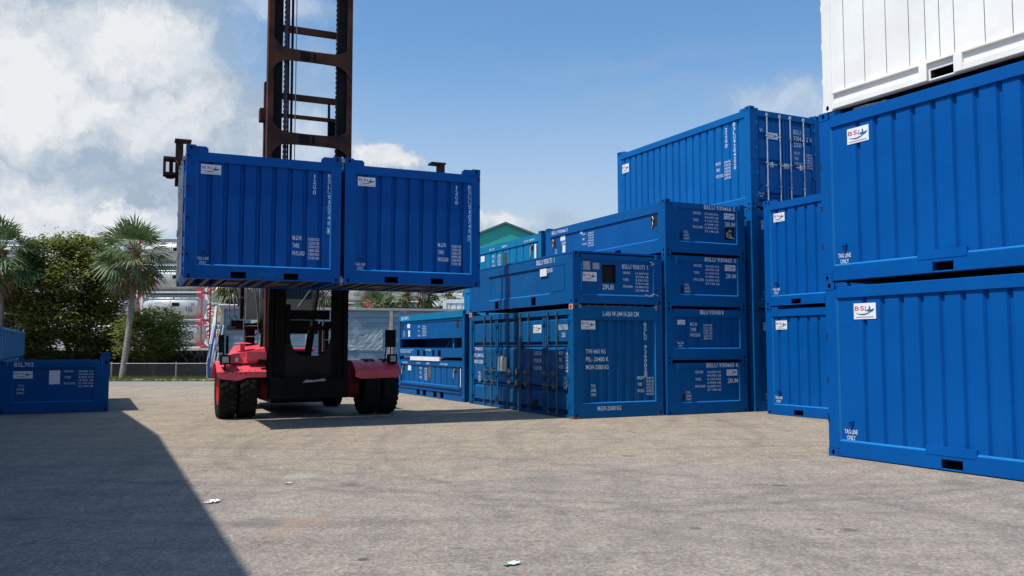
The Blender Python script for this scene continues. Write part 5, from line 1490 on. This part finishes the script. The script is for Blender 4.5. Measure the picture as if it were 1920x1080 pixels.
# ------------------------------------------------------------------ dark screen, chain-link fence, kerb stones, grass
t = thing('screen_fence', 'low dark blue-black screen fence behind the chain-link one', 'fence', (-34, 46.5, 0))
m = MB(); m.box(0, 24.5, 0, 0.04, 0.0, 1.45)
m.build('screen', plain('dark_screen', (0.010, 0.013, 0.018), 0.8, 0, 0.35, 1.5), t)
for k in range(9):
    m = MB(); m.box(k * 3.0, k * 3.0 + 0.06, -0.07, -0.005, 0, 1.5); m.build('post', M_BLACK, t)
t = thing('chain_link_fence', 'low grey chain-link fence along the grass verge', 'fence', (-27.0, 41.9, 0), -0.035)
m = MB(); LF = 14.2; HFc = 0.84; sp = 0.105
k = -int(HFc / sp) - 1
while k * sp < LF:
    x0 = k * sp; pts0 = (max(0, x0), max(0, -x0)); 
    for s in (1, -1):
        if s == 1:
            xa, za = (x0, 0.0) if x0 >= 0 else (0.0, -x0)
            xb, zb_ = x0 + HFc, HFc
            if xb > LF: zb_ -= xb - LF; xb = LF
        else:
            xa, za = (x0, HFc) if x0 >= 0 else (0.0, HFc + x0)
            xb, zb_ = x0 + HFc, 0.0
            if xb > LF: zb_ += xb - LF; xb = LF
        if xb - xa > 0.02:
            w = 0.009
            y = 0.0 if s == 1 else 0.012
            m.add([(xa, y, za - w), (xa, y, za + w), (xb, y, zb_ + w), (xb, y, zb_ - w)], [(0, 1, 2, 3)])
            m.add([(xa, y - w, za), (xa, y + w, za), (xb, y + w, zb_), (xb, y - w, zb_)], [(0, 1, 2, 3)])
    k += 1
m.build('mesh', plain('fence_wire', (0.22, 0.22, 0.20), 0.6, 0.3, 0.2, 10), t, recalc=False)
m = MB(); m.cyl((0, 0, HFc), (LF, 0, HFc), 0.018, n=6); m.build('top_wire', M_GALV, t)
for x in (0.0, 2.9, 7.75, 10.9, 13.9):
    m = MB(); m.cyl((x, 0.03, 0), (x, 0.03, 0.92), 0.045, n=8); m.build('post', plain('fence_post', (0.20, 0.22, 0.20), 0.7, 0, 0.2), t)
for k, (x, w) in enumerate(((-18.0, 0.45), (-16.95, 0.5), (-16.2, 0.28), (-15.35, 0.42), (-14.85, 0.35), (-14.4, 0.3))):
    m = MB(Matrix.Translation((x, 41.15 - 0.02 * k, 0)) @ Matrix.Rotation(0.2 * random.random(), 4, 'Z'))
    m.box(0, w, 0, 0.18, 0, 0.09 + 0.03 * random.random())
    tag(m.build('kerb_stone', plain('pale_kerb_stone', (0.45, 0.40, 0.33), 0.85, 0, 0.25, 12) if k == 0 else bpy.data.materials['pale_kerb_stone'], bevel=0.02),
        ['long kerb stone left by the palm foot', 'widest kerb stone in the grass verge', 'smallest pale kerb stone in the verge', 'kerb stone right of the small one', 'second kerb stone from the right in the verge', 'rightmost kerb stone next to the tarpaulin'][k], 'kerb stone', 'loose kerb stones in the grass verge')
def leaf_mat(name, c0, c1, tr=0.25):
    m, nt, b = newmat(name)
    g = nt.nodes.new('ShaderNodeObjectInfo')
    n = nz(nt, 2.2, 3, 0.6)
    n3 = nz(nt, 21, 2, 0.5)
    mx = nt.nodes.new('ShaderNodeMath'); mx.operation = 'ADD'
    h1 = nt.nodes.new('ShaderNodeMath'); h1.operation = 'MULTIPLY'; h1.inputs[1].default_value = 0.5
    h2 = nt.nodes.new('ShaderNodeMath'); h2.operation = 'MULTIPLY'; h2.inputs[1].default_value = 0.5
    nt.links.new(n.outputs['Fac'], h1.inputs[0]); nt.links.new(n3.outputs['Fac'], h2.inputs[0])
    nt.links.new(h1.outputs[0], mx.inputs[0]); nt.links.new(h2.outputs[0], mx.inputs[1])
    c = ramp(nt, mx.outputs[0], [(0.38, c0), (0.62, c1)])
    nt.links.new(c.outputs[0], b.inputs['Base Color'])
    b.inputs['Roughness'].default_value = 0.55
    tl = nt.nodes.new('ShaderNodeBsdfTranslucent')
    nt.links.new(c.outputs[0], tl.inputs['Color'])
    ms = nt.nodes.new('ShaderNodeMixShader'); ms.inputs[0].default_value = tr
    out = nt.nodes['Material Output']
    nt.links.new(b.outputs[0], ms.inputs[1]); nt.links.new(tl.outputs[0], ms.inputs[2]); nt.links.new(ms.outputs[0], out.inputs[0])
    return m
M_GRASS = leaf_mat('verge_grass', (0.12, 0.17, 0.03), (0.36, 0.36, 0.12))
rg = random.Random(3)
m = MB()
for k in range(15000):
    x = -27 + rg.random() * 14; y = 41.05 + rg.random() * 1.7 - 0.02 * (x + 20)
    h = (0.07 + 0.24 * rg.random() ** 2) * (1.0 if y > 41.3 else 0.7); a = rg.random() * PI; w = 0.022
    l = 0.10 * (rg.random() - 0.5)
    m.V += [(x - w * math.cos(a), y - w * math.sin(a), 0), (x + w * math.cos(a), y + w * math.sin(a), 0), (x + l, y + l, h)]
    n = len(m.V); m.F.append((n - 3, n - 2, n - 1)); m.I.append(0); m.S.append(False)
tag(m.build('grass', M_GRASS, recalc=False), 'sparse green grass along the foot of the chain-link fence', 'grass', kind='stuff')
mb = MB(); mb.add([(-60, 41.19, 0.009), (-13, 41.19, 0.009), (-13, 46, 0.009), (-60, 46, 0.009)], [(0, 1, 2, 3)])
tag(mb.build('verge_soil', plain('verge_soil', (0.10, 0.095, 0.05), 0.95, 0, 0.35, 1.5)), None, None, kind='structure')

# ------------------------------------------------------------------ trees
M_LEAF = leaf_mat('broad_leaves', (0.035, 0.065, 0.014), (0.30, 0.32, 0.065), 0.4)
M_LEAF2 = leaf_mat('broad_leaves_young', (0.04, 0.08, 0.015), (0.34, 0.38, 0.08), 0.4)
M_BARK = plain('bark', (0.14, 0.12, 0.09), 0.9, 0, 0.3, 6, 0.5, 30)
def broadleaf(label, loc, lobes, nleaf, lsize, trunks, seed, mat):
    r = random.Random(seed)
    t = thing('broadleaf_tree', label, 'tree', loc)
    m = MB()
    for pts, rad in trunks:
        for i in range(len(pts) - 1):
            f0 = 1 - i / len(pts) * 0.6; f1 = 1 - (i + 1) / len(pts) * 0.6
            m.cyl(pts[i], pts[i + 1], rad * f0, rad * f1, 9)
    m.build('trunk', M_BARK, t)
    m = MB(); V = m.V; F = m.F
    tot = sum(a * b * c for (_, _, _, a, b, c) in lobes)
    for (cx, cy, cz, rx, ry, rz_) in lobes:
        ncl = max(6, int(nleaf / 26 * (rx * ry * rz_) ** 0.8 / sum((q[3] * q[4] * q[5]) ** 0.8 for q in lobes)))
        for k in range(ncl):
            # cluster centre, biased to the shell
            while True:
                p = Vector((r.uniform(-1, 1), r.uniform(-1, 1), r.uniform(-1, 1)))
                if 0.2 < p.length < 1: break
            p = p.normalized() * (p.length ** 0.45)
            c = Vector((cx + p.x * rx, cy + p.y * ry, cz + p.z * rz_))
            cr = r.uniform(0.16, 0.42)
            for q in range(26):
                o = Vector((r.gauss(0, 1) * cr, r.gauss(0, 1) * cr, r.gauss(0, 1) * cr * 0.55))
                a = r.uniform(0, 2 * PI); tl = r.uniform(-0.7, 0.7)
                u = Vector((math.cos(a), math.sin(a), tl)).normalized()
                w = u.cross(Vector((r.uniform(-.5, .5), r.uniform(-.5, .5), 1))).normalized()
                s = lsize * r.uniform(0.6, 1.3)
                b = c + o
                n = len(V)
                V += [tuple(b - u * s), tuple(b + w * s * 0.45), tuple(b + u * s), tuple(b - w * s * 0.45)]
                F.append((n, n + 1, n + 2, n + 3)); m.I.append(0); m.S.append(False)
    m.build('crown', mat, t, recalc=False)
    return t
def at(px, py, Y):
    d = pix_dir(px, py); k = Y / d.y
    return Vector((d.x * k, Y, 1.627 + d.z * k))
def lobe(px, py, Y, rpx, rpy, ry=1.6):
    p = at(px, py, Y); s = Y / 1617.9
    return (p.x, p.y, p.z, rpx * s, ry, rpy * s)
Y0 = 45.0
base = at(130, 690, Y0)
tl = [lobe(95, 480, Y0, 48, 34), lobe(175, 480, Y0 + 0.4, 45, 32), lobe(60, 540, Y0, 52, 48), lobe(140, 530, Y0 - 0.5, 60, 45), lobe(200, 545, Y0 + 0.3, 40, 42), lobe(110, 590, Y0 - 0.6, 75, 42),
      lobe(50, 600, Y0, 50, 48), lobe(185, 610, Y0, 52, 38), lobe(120, 650, Y0 + 0.5, 95, 26), lobe(25, 650, Y0, 45, 30), lobe(130, 455, Y0, 30, 16), lobe(205, 510, Y0, 28, 26)]
broadleaf('broad dense green tree between the two left-hand fan palms', (0, 0, 0), tl, 56000, 0.115,
          [([(base.x, Y0, 0), (base.x + 0.1, Y0, 1.2), (base.x - 0.6, Y0, 2.6), (base.x - 1.2, Y0, 5.0)], 0.16), ([(base.x + 0.1, Y0, 1.1), (base.x + 0.9, Y0 + 0.2, 2.6), (base.x + 1.3, Y0 + 0.2, 5.2)], 0.12),
           ([(base.x - 0.3, Y0, 0.0), (base.x - 1.1, Y0 + 0.2, 1.6), (base.x - 2.2, Y0, 3.6)], 0.09)], 11, M_LEAF)
Y1_ = 44.2
b2 = at(285, 690, Y1_)
broadleaf('lower light-green bushy tree right of the slender fan palm', (0, 0, 0),
          [lobe(290, 600, Y1_, 42, 22), lobe(262, 622, Y1_, 30, 26), lobe(310, 640, Y1_, 30, 20), lobe(275, 655, Y1_, 45, 16), lobe(322, 618, Y1_, 16, 10)], 14000, 0.095,
          [([(b2.x, Y1_, 0), (b2.x + 0.1, Y1_, 1.0), (b2.x + 0.4, Y1_, 2.4)], 0.07), ([(b2.x, Y1_, 0.5), (b2.x - 0.4, Y1_, 1.8)], 0.05)], 5, M_LEAF2)
# fan palms
M_FAN = leaf_mat('palm_fan', (0.030, 0.065, 0.020), (0.19, 0.27, 0.10), 0.25)
M_FAND = leaf_mat('palm_fan_dry', (0.15, 0.085, 0.035), (0.28, 0.17, 0.07), 0.2)
M_PTRUNK = plain('palm_trunk', (0.24, 0.21, 0.17), 0.9, 0, 0.25, 5, 0.6, 18)
M_FIBRE = plain('palm_crown_fibre', (0.20, 0.095, 0.035), 0.9, 0, 0.3, 9)
def fan_palm(label, foot, top, R, nf, seed, skirt=0.6, tr=0.13, group='fan palms beyond the yard'):
    r = random.Random(seed)
    t = thing('fan_palm', label, 'palm tree', (foot.x, foot.y, 0), 0, group)
    O = Vector((foot.x, foot.y, 0)); H = top - O
    m = MB(); n = 9; pr = []
    for i in range(n + 1):
        f = i / n
        p = Vector((H.x * f + 0.10 * math.sin(f * 3.0), H.y * f, H.z * f))
        pr.append((p, tr * (1.25 - 0.45 * f)))
    for i in range(n): m.cyl(pr[i][0], pr[i + 1][0], pr[i][1], pr[i + 1][1], 10)
    for i in range(int(H.z / 0.16)):
        f = i / (H.z / 0.16)
        p = Vector((H.x * f + 0.10 * math.sin(f * 3.0), H.y * f, H.z * f))
        rr = tr * (1.25 - 0.45 * f)
        m.cyl(p, p + Vector((0, 0, 0.03)), rr * 1.07, rr * 1.03, 10)
    m.build('trunk', M_PTRUNK, t)
    m = MB(); C = H
    m.cyl(C - Vector((0, 0, 0.55)), C + Vector((0, 0, 0.25)), tr * 1.0, tr * 1.6, 9)
    for k in range(40):
        a = r.uniform(0, 2 * PI); z = r.uniform(-0.6, 0.35)
        m.tube([C + Vector((0, 0, z)), C + Vector((math.cos(a) * r.uniform(.2, .42), math.sin(a) * r.uniform(.2, .42), z + r.uniform(0.1, 0.45)))], 0.025, 4)
    m.build('crown_fibre', M_FIBRE, t)
    green = MB(); dry = MB()
    for k in range(nf):
        a = k * 2.39996 + r.uniform(-.25, .25)
        f = (k + 0.5) / nf
        el = math.radians(86 - 165 * f ** 0.85 + r.uniform(-12, 12))      # from upright to hanging
        M_ = dry if f > 0.90 - 0.1 * skirt else green
        pl = R * (0.38 + 0.16 * r.random())
        d = Vector((math.cos(a) * math.cos(el), math.sin(a) * math.cos(el), math.sin(el)))
        mid = C + d * pl * 0.55 + Vector((0, 0, 0.06))
        hub = C + d * pl + Vector((0, 0, -0.10 * pl * (1 - abs(math.sin(el)))))
        M_.tube([C, mid, hub], 0.016, 4)
        side = d.cross(Vector((0, 0, 1)))
        if side.length < 0.1: side = Vector((math.sin(a), -math.cos(a), 0))
        side.normalize(); up = side.cross(d).normalized()
        tw = r.uniform(-0.6, 0.6)
        side, up = side * math.cos(tw) + up * math.sin(tw), up * math.cos(tw) - side * math.sin(tw)
        # fold the fan plane a little downward
        fd = (d * 0.97 - Vector((0, 0, 1)) * 0.22).normalized()
        nb = 19
        L = R * (0.60 + 0.14 * r.random())
        for j in range(nb):
            th = math.radians(-78 + 156 * j / (nb - 1))
            v = (fd * math.cos(th) + side * math.sin(th)).normalized()
            ln = L * (0.72 + 0.28 * math.cos(th * 0.8)) * r.uniform(0.92, 1.05)
            # pleat
            nrm = up * (0.05 if j % 2 else -0.05)
            wd = side * math.cos(th) - fd * math.sin(th)
            w = L * 0.034
            p0 = hub; p1 = hub + v * ln * 0.58 + nrm * 0.4; p2 = hub + v * ln + Vector((0, 0, -ln * (0.06 + 0.22 * r.random()))) + nrm
            nn = len(M_.V)
            M_.V += [tuple(p0), tuple(p1 - wd * w), tuple(p1 + wd * w), tuple(p2)]
            M_.F += [(nn, nn + 1, nn + 2), (nn + 1, nn + 3, nn + 2)]; M_.I += [0, 0]; M_.S += [False, False]
    green.build('fronds', M_FAN, t, recalc=False)
    if dry.V: dry.build('dry_fronds', M_FAND, t, recalc=False)
    return t
fan_palm('slender fan palm with leaning trunk rising in front of the chain-link fence', at(228, 711, 41.6), at(252, 478, 42.3), 2.0, 44, 21, 1.0)
fan_palm('fan palm cut off by the left edge of the photo', at(-8, 700, 43), at(2, 478, 43), 2.1, 36, 8, 0.8, 0.15)
fan_palm('fan palm crown showing centrally over the board-sided load, right of the mast', Vector((-5.95, 48.0, 0)), at(762, 560, 48.0), 2.0, 40, 3)
fan_palm('short fan palm peeping over the board-sided load close to the mast', Vector((-7.9, 47.0, 0)), at(705, 582, 47.0), 1.5, 32, 14)
fan_palm('fan palm above the blue half-height containers on the right of the load', Vector((-3.4, 49.0, 0)), at(842, 560, 49.0), 1.9, 36, 9)
fan_palm('fan palm behind the truck cab, fronds hanging left of it', Vector((-14.6, 46.5, 0)), at(452, 520, 46.5), 2.0, 40, 33)
fan_palm('fan palm glimpsed through the open mast between its ladders', Vector((-11.2, 47.5, 0)), at(600, 545, 47.5), 1.8, 36, 31)

# ------------------------------------------------------------------ buildings far behind
def gable(label, x0, x1, y, depth, eave, apexx, apexz, wallm, trim, nm):
    t = thing(nm, label, 'warehouse', (0, 0, 0))
    e0 = apexz - (apexz - eave) * (apexx - x0) / (x1 - apexx)
    m = MB(); m.prism([(x0, 0), (x1, 0), (x1, eave), (apexx, apexz), (x0, e0)], y, y + depth); m.build('wall', wallm, t)
    m = MB()
    for (xa, za, xb, zb_) in ((x0, e0, apexx, apexz), (apexx, apexz, x1, eave)):
        m.add([(xa, y - 0.3, za + 0.02), (xb, y - 0.3, zb_ + 0.02), (xb, y + depth, zb_ + 0.02), (xa, y + depth, za + 0.02), (xa, y - 0.3, za + 0.25), (xb, y - 0.3, zb_ + 0.25), (xb, y + depth, zb_ + 0.25), (xa, y + depth, za + 0.25)],
              [(0, 1, 2, 3), (4, 5, 6, 7), (0, 1, 5, 4), (2, 3, 7, 6), (0, 3, 7, 4), (1, 2, 6, 5)])
    m.build('roof', trim, t)
M_TEAL = plain('teal_cladding', (0.010, 0.30, 0.27), 0.5, 0, 0.08, 0.3)
M_TEALR = plain('teal_roof_edge', (0.03, 0.10, 0.12), 0.6, 0, 0.1)
gable('teal warehouse with a gabled end rising behind the half-height containers', -4.6, 8.6, 90, 30, 10.75, -0.65, 14.45, M_TEAL, M_TEALR, 'warehouse')
gable('white warehouse gable end just right of the teal one', 2.0, 9.6, 95, 20, 13.2, 5.4, 14.6, plain('white_cladding', (0.72, 0.72, 0.70), 0.5), P_WHITE, 'warehouse')
t = container('white ribbed container between the palms and the upper half-height container', (-3.64, 45.3, 1.295), 0.03, L=L20, H=2.896, styles={k: {'kind': 'corr', 'zt': 2.62, 'top': 2.82} for k in 'FBEW'}, top=2.82, zt=2.62, mat=P_WHITE, pads=False)
t = half('half-height container carrying the white ribbed one beyond the yard', (-3.64, 45.3, 0), 0.03, P_CYAN)

# ------------------------------------------------------------------ litter on the yard
def gpt(px, py):
    d = pix_dir(px, py); k = -1.627 / d.z
    return Vector((d.x * k, d.y * k, 0))
def scrap(px, py, size, label, mat, seed, cat='litter'):
    r = random.Random(seed); p = gpt(px, py)
    m = MB(); n = 5; vs = []
    for j in range(n + 1):
        for i in range(n + 1):
            vs.append(((i / n - .5) * size * (1 + .3 * r.random()), (j / n - .5) * size * 0.7 * (1 + .3 * r.random()), 0.012 + 0.14 * size * r.random()))
    m.add(vs, [(j * (n + 1) + i, j * (n + 1) + i + 1, (j + 1) * (n + 1) + i + 1, (j + 1) * (n + 1) + i) for j in range(n) for i in range(n)])
    m2 = MB(Matrix.Translation(p) @ Matrix.Rotation(r.uniform(0, 3), 4, 'Z')); m2.add([Vector(v) for v in m.V], m.F)
    for i in range(len(m2.I)): m2.I[i] = 0
    tag(m2.build('paper_scrap', mat), label, cat, 'litter on the yard')
scrap(401, 941, 0.13, 'white crumpled paper beside the shadow edge', M_PLATE, 1)
scrap(389, 944, 0.06, 'tiny white scrap left of the crumpled paper at the shadow edge', M_PLATE, 2)
scrap(962, 1059, 0.08, 'white and green scrap at the bottom centre of the yard', M_PLATE, 3)
scrap(948, 1061, 0.05, 'small green leaf beside the bottom-centre scrap', plain('green_scrap', (0.10, 0.35, 0.12), 0.6), 4, 'leaf')
scrap(540, 907, 0.07, 'thin pale paper flake on the sunlit gravel before the truck', M_ROPE, 5)
